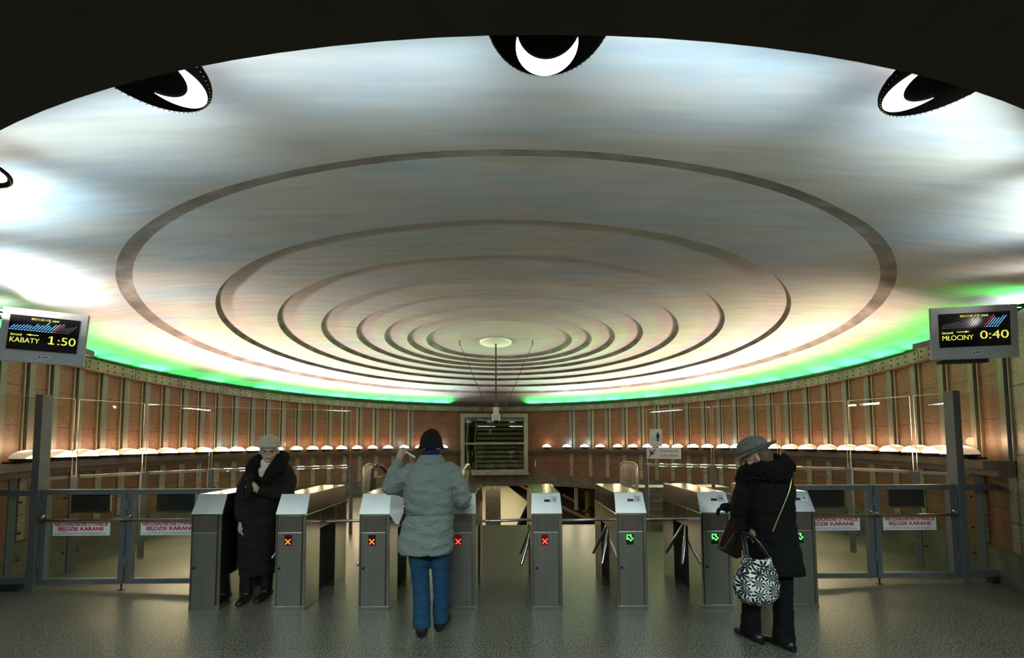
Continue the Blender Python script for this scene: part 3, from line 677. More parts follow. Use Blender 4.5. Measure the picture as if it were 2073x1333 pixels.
for side, lst in (('r', LR), ('l', LL)):
    protos = {}
    for i, a in enumerate(lst):
        cold = (side, i + 1) in COLD
        word = 'cold white' if cold else 'warm white'
        lb = 'glowing %s dome lamp on the ledge, %s to the %s of the far window' % (word, ORD[i + 1], 'right' if side == 'r' else 'left')
        grp = 'wall lamps on the %s ledge' % ('right' if side == 'r' else 'left')
        if cold in protos: o = dup(protos[cold], polar(6.09, a, 1.385), -math.radians(a), lb, grp)
        else:
            o = protos[cold] = lamp('wall_lamp', lb, 6.09, 1.385, 0.152, 0.098, 'lamp_cold' if cold else 'lamp_warm', 'lens_cold' if cold else 'lens_warm', grp, a)
        col = (0.78, 0.88, 1.0) if cold else (1.0, 0.73, 0.57)
        d = Vector((-math.sin(math.radians(a)), -math.cos(math.radians(a)), 0))
        p = polar(6.06, a, 1.53)
        light('wall_lamp_beam', 'SPOT', p, P_UP, col, spot_size=math.radians(88), spot_blend=0.9, shadow_soft_size=0.08, aim=d * 0.86 + Vector((0, 0, 1)))
        light('wall_lamp_spill', 'SPOT', polar(5.90, a, 1.37), P_DOWN, (1.0, 0.74, 0.48), spot_size=math.radians(120), spot_blend=0.6, shadow_soft_size=0.08, aim=d + Vector((0, 0, -0.55)))
        light('wall_lamp_glow', 'POINT', polar(6.14, a, 1.54), P_WALL, (0.8, 0.9, 1.0) if cold else (1.0, 0.55, 0.33), shadow_soft_size=0.05)
# big lamps standing in the cove over the entrance
BIG = [(180, 'big domed lamp hanging at the middle of the dark entrance arch'), (192.6, 'big domed lamp on the arch, first left of the middle one'), (166.9, 'big domed lamp on the arch, first right of the middle one'),
       (205.2, 'big domed lamp on the arch, cut by the left photo edge'), (232, 'big domed lamp beside the left departure screen'), (129, 'big white domed lamp at the corner of the right departure screen'),
       (219, 'big domed lamp on the arch above the left departure screen'), (154, 'big domed lamp on the arch, second right of the middle one'), (141.5, 'big domed lamp on the arch, third right of the middle one')]
NEARK = {180: 0.7, 192.6: 0.9, 166.9: 0.75, 205.2: 1.6, 154: 1.0, 219: 1.25, 141.5: 1.25, 232: 4.5, 129: 4.2}
proto = None
for a, lb in BIG:
    Rl = 6.53 if abs(a - 180) < 45 else 6.28
    if proto is None: o_ = proto = lamp('arch_lamp', lb, Rl, 2.885, 0.20, 0.05, 'lamp_big', 'lamp_big', 'big lamps along the entrance arch', a, True); proto.location = polar2(Rl, a, 2.885)
    else: o_ = dup(proto, polar2(Rl, a, 2.885), -math.radians(a) - math.radians(max(-35, min(35, (a - 180) * 2))), lb, 'big lamps along the entrance arch')
    big = o_
    if a == 232: big.location = (-5.30, 3.86, 2.885)
    if a == 129: big.location = (5.20, 3.85, 2.885)
    if a in (219, 141.5): big.location.z = 2.85
    d = Vector((-math.sin(math.radians(a)), -math.cos(math.radians(a)), 0)); side = a in (232, 129); p = polar2(6.42, a + (-2 if a == 232 else 2 if a == 129 else 6.5), 2.74); am = (d + Vector((0, 0, 0.6 if side else 1.1))).normalized(); tn = Vector((d.y, -d.x, 0))
    light('arch_lamp_beam', 'AREA', p, P_NEAR * NEARK[a], (1.0, 0.90, 0.78) if side else (0.76, 0.95, 1.0), shape='RECTANGLE', size=1.1, size_y=0.08, spread=math.radians(96), quat=Matrix((tn, -am.cross(tn), -am)).transposed().to_quaternion())

# ================================================================== TURNSTILES
def turnstile(label, led, reader, arms=True, passing=False):
    t = thing('turnstile', label, 'turnstile', (0, 0, 0), 0, 'ticket turnstiles in a row')
    W, D = 0.285, 0.90; h = W / 2
    b = MB()   # two legs and the bridge over the opening
    b.box(-h, h, 0.0, 0.27, 0.0, 0.883); b.box(-h, h, 0.62, D, 0.0, 0.883); b.box(-h, h, 0.27, 0.62, 0.70, 0.883)
    b.build('body', M['steel_polish'], t, bevel=0.004)
    MB().box(-0.02, 0.02, 0.26, 0.63, 0.0, 0.71).build('inner_wall', M['niche'], t)
    pr = [(0.0, 0.885), (0.075, 1.07), (D - 0.03, 1.07), (D, 0.885)]
    b = MB(); n = 4
    vs = [Vector((-h - 0.004, y, z)) for y, z in pr] + [Vector((h + 0.004, y, z)) for y, z in pr]
    # taper the lid a little towards the top
    for v in vs:
        if v.z > 1: v.x *= 0.93
    b.add(vs, [(0, 1, 2, 3), (7, 6, 5, 4), (1, 5, 6, 2), (2, 6, 7, 3), (3, 7, 4, 0)])
    b.add([vs[0], vs[4], vs[5], vs[1]], [(0, 1, 2, 3)])
    lid = b.build('lid', M['steel_polish'], t, bevel=0.003)
    s = math.hypot(0.075, 0.185); e = 0.003
    def on_slope(u, v, off): # u across, v 0..1 up the slanted panel
        y = 0.075 * v; z = 0.885 + 0.185 * v; ny, nz = -0.185 / s, 0.075 / s
        return Vector((u * (1 - 0.07 * v), y + ny * off, z + nz * off))
    def plate(name, u0, u1, v0, v1, off, m, parent):
        b = MB(); q = [(u0, v0), (u1, v0), (u1, v1), (u0, v1)]
        b.add([on_slope(u, v, off - 0.004) for u, v in q] + [on_slope(u, v, off) for u, v in q], [(4, 5, 6, 7), (0, 1, 5, 4), (1, 2, 6, 5), (2, 3, 7, 6), (3, 0, 4, 7)])
        return b.build(name, m, parent)
    pl = lab(plate('slanted_panel', -h - 0.002, h + 0.002, 0.015, 0.985, 0.004, M['steel_top'], t), 'pale satin sloping front panel')
    if reader:
        lab(plate('reader_window', -0.02, 0.04, 0.56, 0.68, 0.006, M['reader'], pl), 'dark red card reader window')
        st = lab(plate('sticker', 0.045, 0.115, 0.52, 0.84, 0.006, M['sticker'], pl), 'pale square instruction sticker')
        for u0, u1, v0, v1 in ((0.058, 0.068, 0.64, 0.70), (0.078, 0.082, 0.60, 0.72), (0.086, 0.094, 0.60, 0.74), (0.055, 0.10, 0.78, 0.80)):
            plate('sticker_print', u0, u1, v0, v1, 0.007, M['blue_ink'], pl)
    b = MB(); b.box(-h + 0.024, h - 0.04, -0.004, 0.002, 0.725, 0.875); lab(b.build('upper_panel', M['steel_brown'], t), 'dull brownish blank panel')
    b = MB(); b.box(-h + 0.022, h - 0.038, -0.007, 0.004, 0.045, 0.718); door = b.build('door', M['steel'], t, bevel=0.002)
    b = MB(); b.lathe([(0, -0.006), (0.010, -0.006), (0.013, 0), (0, 0)], 14)
    b.v = [Vector((p.x - h + 0.045, -0.0085 + p.z, p.y + 0.39)) for p in b.v]; b.build('lock', M['bolt'], door, smooth=True)
    b = MB(); b.box(-h, h, -0.003, 0.005, 0.0, 0.038); b.build('kick_plate', M['steel'], t)
    for x in (-h + 0.017, h - 0.033):
        MB().box(x - 0.0015, x + 0.0015, -0.0045, 0.001, 0.04, 0.88).build('seam', M['dark'], t)
    if led:
        z0 = 0.60
        disp = MB().box(-0.052, 0.014, -0.012, -0.006, z0, z0 + 0.10).build('display', M['led_back'] if led == 'x' else (M['led_backb'] if led == 'X' else M['led_backg']), door)
        dots = []
        if led in 'xX':
            for k in range(-4, 5):
                dots += [(k * 0.0052, k * 0.0052), (k * 0.0052, -k * 0.0052)]
            cx, cz = -0.019, z0 + 0.036
        else:
            g = [(0, 0), (6, 0), (4.6, 1.8), (8, 5), (5, 8), (1.8, 4.6), (0, 6)]
            for i in range(7):
                (xa, ya), (xb, yb) = g[i], g[(i + 1) % 7]; m_ = max(2, round(math.hypot(xb - xa, yb - ya)))
                for k in range(m_): dots.append(((xa + (xb - xa) * k / m_ - 4) * 0.0066, (4 - ya - (yb - ya) * k / m_) * 0.0066))
            cx, cz = -0.019, z0 + 0.062
        b = MB()
        for x, z in dots: b.box(cx + x - 0.0037, cx + x + 0.0037, -0.0145, -0.012, cz + z - 0.0037, cz + z + 0.0037)
        lab(b.build('led_symbol', M['led_x'] if led == 'x' else (M['led_r'] if led == 'X' else M['led_g']), disp), 'lit red cross' if led in 'xX' else 'lit green arrow')
    if not arms: return t
    # tripod on the left side
    c = Vector((-0.05, 0.40, 0.78)); ax = Vector((-1, 0, -0.62)).normalized()
    hub = MB().tube([c + Vector((0.03, 0, 0.02)), c + ax * 0.06], 0.045, 16).build('hub', M['arm'], t, smooth=True)
    u = Vector((0, 1, 0)); v = ax.cross(u).normalized()
    k0 = Vector((-1, 0, 0.03)); 
    for i in range(3):
        dirs = [Vector((-1.0, -0.06, -0.01)), Vector((-0.30, -0.42, -0.86)), Vector((-0.30, 0.42, -0.86))]
        if passing: dirs = [Vector((-0.75, 0.60, -0.3)), Vector((-0.22, -0.75, -0.6)), Vector((-0.12, 0.1, -1))]
        d = dirs[i].normalized(); s0 = c + ax * 0.05
        MB().tube([s0, s0 + d * (0.52 if i == 0 else 0.46)], [0.0155, 0.0145], 12, round_ends=True).build('arm', M['arm'], t, smooth=True)
    return t
TX = [-2.862, -2.05, -1.262, -0.457, 0.348, 1.138, 1.932, 2.731]; TY = [3.705, 3.676, 3.657, 3.64, 3.630, 3.630, 3.630, 3.637]
TL = ['stainless turnstile at the left end, without a lit display', 'stainless turnstile with an orange cross, right of the old woman', 'stainless turnstile with an orange cross, left of the man in blue jeans', 'stainless turnstile with a red cross, half hidden by the man in blue jeans',
      'stainless turnstile with a red cross and a card reader', 'stainless turnstile with a green arrow, next to the red cross with card reader', 'stainless turnstile with a green arrow, left of the woman in the hat', 'stainless turnstile with a green arrow, at the right end behind the woman']
TM = [(None, 0, False), ('x', 0, True, True), ('x', 0), ('X', 0), ('X', 1), ('g', 1), ('g', 1), ('g', 1)]
made = {}
for x, y, l, k in zip(TX, TY, TL, TM):
    if k in made: o = dup(made[k], (x, y, 0), 0, l)
    else: o = made[k] = turnstile(l, *k); o.location = (x, y, 0)

# ================================================================== GATES AND FENCE
GY = 4.23
def tall_post(x, label, z1=2.1, wdt=0.04):
    b = MB(); b.box(-wdt, wdt, -0.05, 0.05, 0.012, z1); t = thing('fence_post', label, 'post', (x, GY, 0)); b.build('upright', M['frame'], t, bevel=0.004)
    MB().box(-0.043, 0.043, -0.07, 0.07, 0, 0.012).build('foot_plate', M['frame'], t)
    return t
tall_post(-5.07, 'tall grey fence post left of the left gates'); tall_post(4.925, 'tall grey fence post right of the right gates')
tall_post(5.72, 'tall grey fence post at the far right edge')
def gate(x0, x1, label, hinge_left, sx0, sx1, bx0, bx1):
    t = thing('glass_gate', label, 'gate', (x0, GY, 0), 0, 'glazed gate leaves beside the turnstiles'); Wd = x1 - x0; f = 0.055
    b = MB(); b.box(0, f, -0.025, 0.025, 0.07, 1.07); b.box(Wd - f, Wd, -0.025, 0.025, 0.07, 1.07); b.box(f, Wd - f, -0.025, 0.025, 1.015, 1.07); b.box(f, Wd - f, -0.025, 0.025, 0.07, 0.125)
    b.build('frame', M['frame'], t, bevel=0.003)
    MB().box(f, Wd - f, -0.004, 0.004, 0.125, 1.015).build('pane', M['glass'], t)
    z = 0.755; xa, xb = (f * 0.6, Wd - f * 0.6)
    pts = [(xa, -0.02, z + 0.045), (xa + 0.02, -0.06, z + 0.03), (xa + 0.05, -0.075, z), (xb, -0.075, z), (xb, -0.02, z)] if hinge_left else [(xa, -0.02, z), (xa, -0.075, z), (xb - 0.05, -0.075, z), (xb - 0.02, -0.06, z + 0.03), (xb, -0.02, z + 0.045)]
    MB().tube(pts, 0.014, 10, smooth=4).build('push_bar', M['rail'], t, smooth=True)
    b = MB(); b.box(sx0 - x0, sx1 - x0, -0.012, -0.006, 0.578, 0.733); sg = lab(b.build('warning_sign', M['sign'], t), 'white sign with red Polish warning')
    c = (sx0 + sx1) / 2 - x0; wd = sx1 - sx0
    text('lettering', 'NIEUZASADNIONE OTWARCIE', 0.052, facing(c, -0.0125, 0.682), M['red_text'], sg, 'CENTER', width=wd * 0.94, bold=0.0016)
    text('lettering', 'BĘDZIE KARANE', 0.052, facing(c, -0.0125, 0.633), M['red_text'], sg, 'CENTER', width=wd * 0.80, bold=0.0016)
    b = MB()
    for zz, q in ((0.608, 0.74), (0.600, 0.9), (0.592, 0.94)):
        for k in range(14):
            xx = c - wd * q / 2 + wd * q * k / 14; b.box(xx, xx + wd * q / 14 * random.uniform(0.6, 0.9), -0.0135, -0.012, zz, zz + 0.004)
    b.build('small_print', M['grey_text'], sg)
    b = MB(); b.box(bx0 - x0, bx1 - x0, 0.012, 0.03, 0.83, 1.012); bx = lab(b.build('black_plate', M['niche'], t), 'black plate behind the pane')
    b = MB(); b.box(bx0 - x0 - 0.012, bx1 - x0 + 0.03, 0.012, 0.022, 0.812, 0.83); b.box(bx1 - x0, bx1 - x0 + 0.014, 0.012, 0.022, 0.83, 1.012); b.build('plate_trim', M['rail'], t)
    xh = 0.0 if hinge_left else Wd
    for zz in (0.25, 0.85):
        MB().tube([(xh, -0.03, zz), (xh, -0.03, zz + 0.1)], 0.012, 8).build('hinge', M['frame'], t, smooth=True)
    xb = Wd - 0.03 if hinge_left else 0.03
    b = MB(); b.tube([(xb, 0, 0.0), (xb, 0, 0.08)], 0.008, 8); b.box(xb - 0.03, xb + 0.03, -0.02, 0.02, 0.0, 0.006); b.build('drop_bolt', M['bolt'], t)
    return t
gate(-5.012, -4.12, 'glazed gate leaf at the far left, hinged on the tall post', True, -4.895, -4.29, -4.74, -4.33)
gate(-4.095, -3.035, 'glazed gate leaf between the far left leaf and the first turnstile', True, -3.96, -3.33, -3.82, -3.42)
gate(2.93, 3.965, 'glazed gate leaf just right of the last turnstile', False, 3.19, 3.82, 3.28, 3.68)
gate(3.985, 4.867, 'glazed gate leaf at the far right, hinged on the tall post', False, 4.08, 4.66, 4.18, 4.56)
def fixed_panel(x0, x1, label, tall):
    t = thing('glass_fence_panel', label, 'fence panel', (x0, GY, 0)); Wd = x1 - x0
    MB().box(0, Wd, -0.025, 0.025, 1.005, 1.065).build('rail', M['frame'], t, bevel=0.003); MB().box(0, Wd, -0.025, 0.025, 0.075, 0.145).build('rail', M['frame'], t, bevel=0.003); MB().box(0.25, Wd - 0.1, -0.03, 0.03, 0.0, 0.075).build('foot', M['dark'], t)
    MB().box(0.0, Wd, -0.004, 0.004, 0.145, 1.005).build('lower_pane', M['glass'], t)
    MB().box(0.0, Wd, -0.005, 0.005, 1.065, tall).build('upper_pane', M['glass'], t)
fixed_panel(-6.1, -5.115, 'fixed glazed fence panel left of the left gates', 2.1)
fixed_panel(4.97, 5.675, 'fixed glazed fence panel between the two right tall posts', 2.1)

# curved glass balustrades inside the hall
BR = [(2.40, 6.74), (3.30, 6.24), (4.10, 5.83), (4.80, 5.42), (5.12, 4.84), (5.40, 4.42)]
BL = [(-2.73, 6.72), (-3.66, 6.30), (-4.53, 5.90), (-5.06, 5.40), (-5.37, 4.82), (-5.60, 4.42)]
for lst, sd in ((BR, 'right'), (BL, 'left')):
    for i in range(5):
        a, c = Vector((*lst[i], 0)), Vector((*lst[i + 1], 0)); d = (c - a); Ln = d.length; d.normalize(); n_ = Vector((d.y, -d.x, 0))
        t = thing('glass_balustrade', 'clear glass balustrade section, %s from the stairwell on the %s' % (ORD[i + 1], sd), 'balustrade', a, 0, 'glass balustrades on the %s' % sd); LB = local(a)
        up = Vector((0, 0, 1))
        LB().obox(a + up * 0.585, d * 0.028, n_ * 0.028, up * 0.585).build('post', M['frame'], t)
        if i == 4: LB().obox(c + up * 0.585, d * 0.028, n_ * 0.028, up * 0.585).build('post', M['frame'], t)
        m_ = (a + c) / 2
        LB().obox(m_ + up * 1.155, d * (Ln / 2 - 0.05), n_ * 0.022, up * 0.018).build('rail', M['rail'], t)
        LB().obox(m_ + up * 0.61, d * (Ln / 2 - 0.05), n_ * 0.005, up * 0.525).build('lower_pane', M['glass'], t)
        pn = LB().obox(m_ + up * 1.65, d * (Ln / 2 - 0.02), n_ * 0.006, up * 0.47).build('upper_pane', M['glass'], t)
        b = LB()
        for e_ in (-1, 1): b.obox(m_ + d * e_ * (Ln / 2 - 0.018) + up * 1.65, d * 0.002, n_ * 0.006, up * 0.47)
        b.obox(m_ + up * 2.121, d * (Ln / 2 - 0.02), n_ * 0.006, up * 0.002)
        b.build('pane_edge', M['glass_edge'], t)
        b = LB()
        for zz in (0.25, 0.55, 0.9):
            for e_ in (-1, 1):
                q = m_ + d * e_ * (Ln / 2 - 0.06) + up * zz; b.obox(q, d * 0.012, n_ * 0.011, up * 0.012)
        b.build('clamps', M['bolt'], t)
# signs stuck on the first right pane
a, c = Vector((*BR[0], 0)), Vector((*BR[1], 0)); d = (c - a).normalized(); ang = math.atan2(d.y, d.x)
def pane_sign(name, label, u0, u1, z0, z1):
    o = a + d * u0 + Vector((-d.y, d.x, 0)) * -0.02
    t = thing(name, label, 'sign', (o.x, o.y, z0), ang)
    MB().box(0, u1 - u0, -0.008, 0.0, 0, z1 - z0).build('board', M['sign'], t)
    return t, u1 - u0, z1 - z0
t, wd, h = pane_sign('pedestrian_sign', 'white portrait sign with a walking figure on the right glass', 0.07, 0.265, 1.475, 1.775)
b = MB()
fx = wd * 0.68
b.ell((fx, -0.010, h * 0.78), (0.013, 0.002, 0.013), 12, 6)
b.prism([(fx - 0.026, h * 0.72), (fx + 0.026, h * 0.72), (fx + 0.028, h * 0.5), (fx + 0.016, h * 0.5), (fx + 0.013, h * 0.28), (fx + 0.002, h * 0.28), (fx, h * 0.46), (fx - 0.006, h * 0.28), (fx - 0.016, h * 0.28), (fx - 0.016, h * 0.5), (fx - 0.028, h * 0.5)], -0.0115, -0.009)
b.build('figure', M['blue_ink'], t)
b = MB()
for k in range(4): b.box(wd * 0.14, wd * 0.55, -0.0105, -0.009, h * (0.3 + 0.075 * k), h * (0.3 + 0.075 * k) + 0.002)
for x in (0.14, 0.9): 
    for k in range(6): b.box(wd * x, wd * x + 0.006, -0.0105, -0.009, h * (0.3 + 0.045 * k), h * (0.3 + 0.045 * k) + 0.006)
b.box(0.012, 0.02, -0.0105, -0.009, h * 0.93, h * 0.96); b.build('steps_drawing', M['blue_ink'], t)
b = MB(); b.box(wd * 0.1, wd * 0.9, -0.0105, -0.009, h * 0.14, h * 0.155); b.box(wd * 0.36, wd * 0.64, -0.0105, -0.009, h * 0.08, h * 0.092); b.build('small_print', M['red_text'], t)
t, wd, h = pane_sign('stairs_warning_sign', 'white landscape sign warning about the stairs in red letters', 0.01, 0.56, 1.265, 1.455)
text('lettering', 'Uważaj na', 0.072, facing(wd * 0.67, -0.009, h * 0.60), M['red_text'], t, 'CENTER', width=wd * 0.52)
text('lettering', 'schodach', 0.072, facing(wd * 0.67, -0.009, h * 0.18), M['red_text'], t, 'CENTER', width=wd * 0.50)
b = MB(); b.ell((0.035, -0.010, h * 0.80), (0.009, 0.002, 0.009), 10, 5); b.tube([(0.06, -0.010, h * 0.7), (0.085, -0.010, h * 0.5), (0.12, -0.01, h * 0.42)], 0.014, 8); b.tube([(0.07, -0.010, h * 0.55), (0.06, -0.01, h * 0.35)], 0.007, 6); b.tube([(0.1, -0.01, h * 0.62), (0.13, -0.01, h * 0.72)], 0.006, 6)
b.build('falling_figure', M['blue_ink'], t)
b = MB(); b.prism([(0.03, h * 0.12), (0.05, h * 0.12), (0.165, h * 0.88), (0.145, h * 0.88)], -0.026, -0.024); b.build('red_bar', M['red_text'], t)

# grille railings at both sides of the stairwell, and stair handrails
def grille(x, y0, y1, label, x1=None):
    x1 = x if x1 is None else x1
    t = thing('stair_railing', label, 'railing', (x, y0, 0)); LB = local((x, y0, 0)); X = lambda y: x + (x1 - x) * (y - y0) / (y1 - y0)
    pts = [(x, y0, 0.0), (x, y0, 1.02), (X(y0 + 0.06), y0 + 0.06, 1.12), (X(y0 + 0.2), y0 + 0.2, 1.165), (X(y1 - 0.25), y1 - 0.25, 1.15), (X(y1 - 0.06), y1 - 0.06, 1.09), (x1, y1, 0.98), (x1, y1, -0.12)]
    LB().tube(pts, 0.02, 10, smooth=4).build('hoop', M['rail'], t, smooth=True)
    LB().tube([(x, y0, 0.12), (x1, y1, -0.05)], 0.014, 8).build('lower_rail', M['rail'], t, smooth=True)
    n = 11
    for k in range(1, n):
        y = y0 + (y1 - y0) * k / n
        LB().tube([(X(y), y, 0.12 - 0.17 * k / n), (X(y), y, 1.15)], 0.008, 6).build('bar', M['rail'], t)
grille(2.30, 6.95, 7.95, 'barred steel stair railing on the right of the stairwell'); grille(-2.60, 6.95, 7.6, 'barred steel stair railing on the left of the stairwell')
def handrail(x, y, label, m, r, hgt):
    t = thing('stair_handrail', label, 'handrail', (x, y, 0)); LB = local((x, y, 0))
    LB().tube([(x - 0.02, y, 0.0), (x - 0.02, y, hgt - 0.12), (x, y + 0.08, hgt), (x + 0.06, y + 0.35, hgt + 0.01), (x + 0.06, y + 1.6, hgt - 0.75)], r, 10, smooth=4).build('handrail_tube', M[m], t, smooth=True)
    LB().box(x - 0.015, x + 0.03, y + 0.05, y + 0.5, -0.02, hgt - 0.16).build('side_panel', M['tread'], t)
handrail(-2.52, 7.2, 'black rubber handrail behind the third turnstile', 'rubber', 0.035, 1.07); handrail(-0.84, 7.2, 'steel stair handrail seen right of the man', 'rail', 0.024, 1.08)

# ================================================================== DEPARTURE SCREENS
def screen(label, loc, yaw, tilt, roll, W, H, dest, time_, left):
    t = thing('departure_screen', label, 'screen', loc); t.rotation_euler = (tilt, roll, yaw)
    b = MB(); b.box(-W / 2, W / 2, 0.0, 0.018, -H / 2, H / 2); b.box(-W / 2 + 0.07, W / 2 - 0.07, 0.017, 0.09, -H / 2 + 0.05, H / 2 - 0.05); b.build('casing', M['monitor'], t, bevel=0.006)
    b = MB(); sx, sz0, sz1 = W * 0.405, -H * 0.27, H * 0.37
    b.box(-sx, sx, -0.004, 0.01, sz0, sz1); sc = b.build('screen', M['screen'], t)
    sw, sh = 2 * sx, sz1 - sz0
    P = lambda u, v: (-sx + u * sw, -0.0048, sz1 - v * sh)
    def tx(s, u0, u1, v, size, bold=0.0):
        x, y, z = P(u0, v); text('lettering', s, size, facing(x, y, z), M['e_yellow'], sc, 'LEFT', width=(u1 - u0) * sw, bold=bold)
    tx('2012-11-02 11:23  piątek', 0.30, 0.70, 0.115, sh * 0.085)
    tx('kierunek', 0.04, 0.20, 0.60, sh * 0.10)
    u1 = 0.45 if left else 0.48
    tx(dest, 0.04, u1, 0.79, sh * 0.205)
    if time_[0] == '1':      # the figure one has a flag and a foot
        xa, _, za = P(0.575, 0.78); xb = P(0.665, 0.78)[0]; xm = (xa + xb) / 2; hh = sh * 0.235; e_ = sh * 0.02
        b = MB(); b.box(xm - e_, xm + e_, -0.0056, -0.0042, za, za + hh); b.box(xa, xb, -0.0056, -0.0042, za, za + e_ * 1.6); b.prism([(xm - e_, za + hh), (xm + e_, za + hh), (xm - e_, za + hh - 0.006), (xa, za + hh - 0.02), (xa, za + hh - 0.011)], -0.0056, -0.0042)
        b.build('lettering', M['e_yellow'], sc); tx(time_[1:], 0.71, 0.97, 0.78, sh * 0.335)
    else: tx(time_, 0.575, 0.97, 0.78, sh * 0.335)
    b = MB(); x0, _, z = P(0.25, 0.555); x1 = P(0.43, 0.555)[0]
    if left: b.prism([(x0, z), (x0 + 0.035, z + 0.010), (x0 + 0.035, z + 0.0035), (x1, z + 0.0035), (x1, z - 0.0035), (x0 + 0.035, z - 0.0035), (x0 + 0.035, z - 0.010)], -0.0056, -0.0042)
    else: b.prism([(x1, z), (x1 - 0.035, z + 0.010), (x1 - 0.035, z + 0.0035), (x0, z + 0.0035), (x0, z - 0.0035), (x1 - 0.035, z - 0.0035), (x1 - 0.035, z - 0.010)], -0.0056, -0.0042)
    b.build('arrow', M['e_yellow'], sc)
    hs = [.13, .13, .13, .15, .16, .15, .12, .21, .17, .19, .31, .20, .15, .24, .26, .29, .24, .15, .17, .20, .24] if left else [.10, .11, .12, .15, .16, .17, .14, .23, .24, .2, .33, .25, .19, .14, .33, .35, .37, .30, .25, .26, .33, .33]
    n = len(hs); bars = {'e_blue': MB(), 'e_dim': MB(), 'e_red': MB(), 'e_white': MB()}
    red = 15 if left else 16
    for i, hh in enumerate(hs):
        u = 0.02 + 0.0415 * i if left else 0.04 + 0.0375 * i
        k = 'e_red' if i == red else ('e_blue' if (i < red) == left else 'e_dim')
        x, _, z = P(u, 0.395); dx = hh * sh * 0.64; dz = hh * sh * 0.85
        bars[k].prism([(x, z), (x + 0.008, z), (x + 0.008 + dx, z + dz), (x + dx, z + dz)], -0.0056, -0.0042)
        if k == 'e_blue': bars['e_white'].prism([(x + dx * .1 + .002, z + dz * .1), (x + .006 + dx * .1, z + dz * .1), (x + 0.006 + dx * .9, z + dz * .9), (x + .002 + dx * .9, z + dz * .9)], -0.0060, -0.0057)
        x, _, z = P(u, 0.425); bars['e_white' if k == 'e_blue' else k].box(x - 0.004, x + 0.004, -0.006, -0.0042, z - 0.004, z + 0.004)
        if i < n - 1: bars[k].box(x, x + (0.0415 if left else 0.0375) * sw, -0.0054, -0.0042, z - 0.0015, z + 0.0015)
    for k, bb in bars.items():
        if bb.v: bb.build('line_diagram', M[k], sc)
    b = MB(); b.box(-0.025, 0.065, -0.003, 0.002, -H * 0.405, -H * 0.355); pl = b.build('maker_plate', M['sign'], t)
    b = MB(); b.ell((-0.012, -0.003, -H * 0.38), (0.009, 0.002, 0.008), 12, 6); b.box(0.003, 0.058, -0.0042, -0.003, -H * 0.39, -H * 0.37); b.build('maker_mark', M['blue_ink'], pl)
    b = MB(); b.box(-0.12, 0.12, 0.09, 0.11, -0.1, 0.1); b.box(-0.03, 0.03, 0.11, 0.62, -0.03, 0.03); b.build('wall_bracket', M['frame'], t)
    if not left: MB().box(-W * 0.36, W * 0.18, 0.02, 0.075, -H / 2 - 0.035, -H / 2).build('speaker_bar', M['dark'], t)
    return t
screen('hanging departure screen counting down to KABATY', (-4.305, 3.56, 2.551), math.radians(18.6), math.radians(-1.9), math.radians(2.2), 0.60, 0.502, 'KABATY', '1:50', True)
screen('hanging departure screen counting down to MŁOCINY', (4.348, 3.518, 2.56), math.radians(-9.3), math.radians(1.6), math.radians(-0.3), 0.70, 0.496, 'MŁOCINY', '0:40', False)

#PEOPLE
# ================================================================== PEOPLE
def frame_from(fwd, up=(0, 0, 1)):
    f = Vector(fwd).normalized(); r = f.cross(Vector(up)).normalized(); u = r.cross(f)
    return Matrix((r, f, u)).transposed()          # columns: right, forward, up
def head_parts(b, c, R, s=1.0):
    # skull, face, nose, brow, jaw, ears, neck root; R columns right/forward/up
    T = lambda x, y, z: Vector(c) + R @ Vector((x * s, y * s, z * s))
    def E(p, r): b.ell(T(*p), tuple(q * s for q in r), 20, 12, R)
    E((0, -0.012, 0.022), (0.074, 0.093, 0.090)); E((0, 0.018, -0.035), (0.062, 0.070, 0.078)); E((0, 0.052, -0.088), (0.034, 0.030, 0.026))
    E((0, 0.078, 0.020), (0.050, 0.014, 0.012)); E((0, 0.094, -0.020), (0.011, 0.017, 0.014)); E((0, 0.085, 0.000), (0.008, 0.014, 0.026))
    for sx in (-1, 1):
        E((sx * 0.040, 0.066, -0.028), (0.022, 0.016, 0.018)); E((sx * 0.076, -0.008, -0.008), (0.009, 0.017, 0.030))
        E((sx * 0.011, 0.090, -0.024), (0.006, 0.009, 0.006))
    E((0, 0.081, -0.054), (0.024, 0.010, 0.006)); E((0, 0.079, -0.064), (0.021, 0.010, 0.007))
    return T
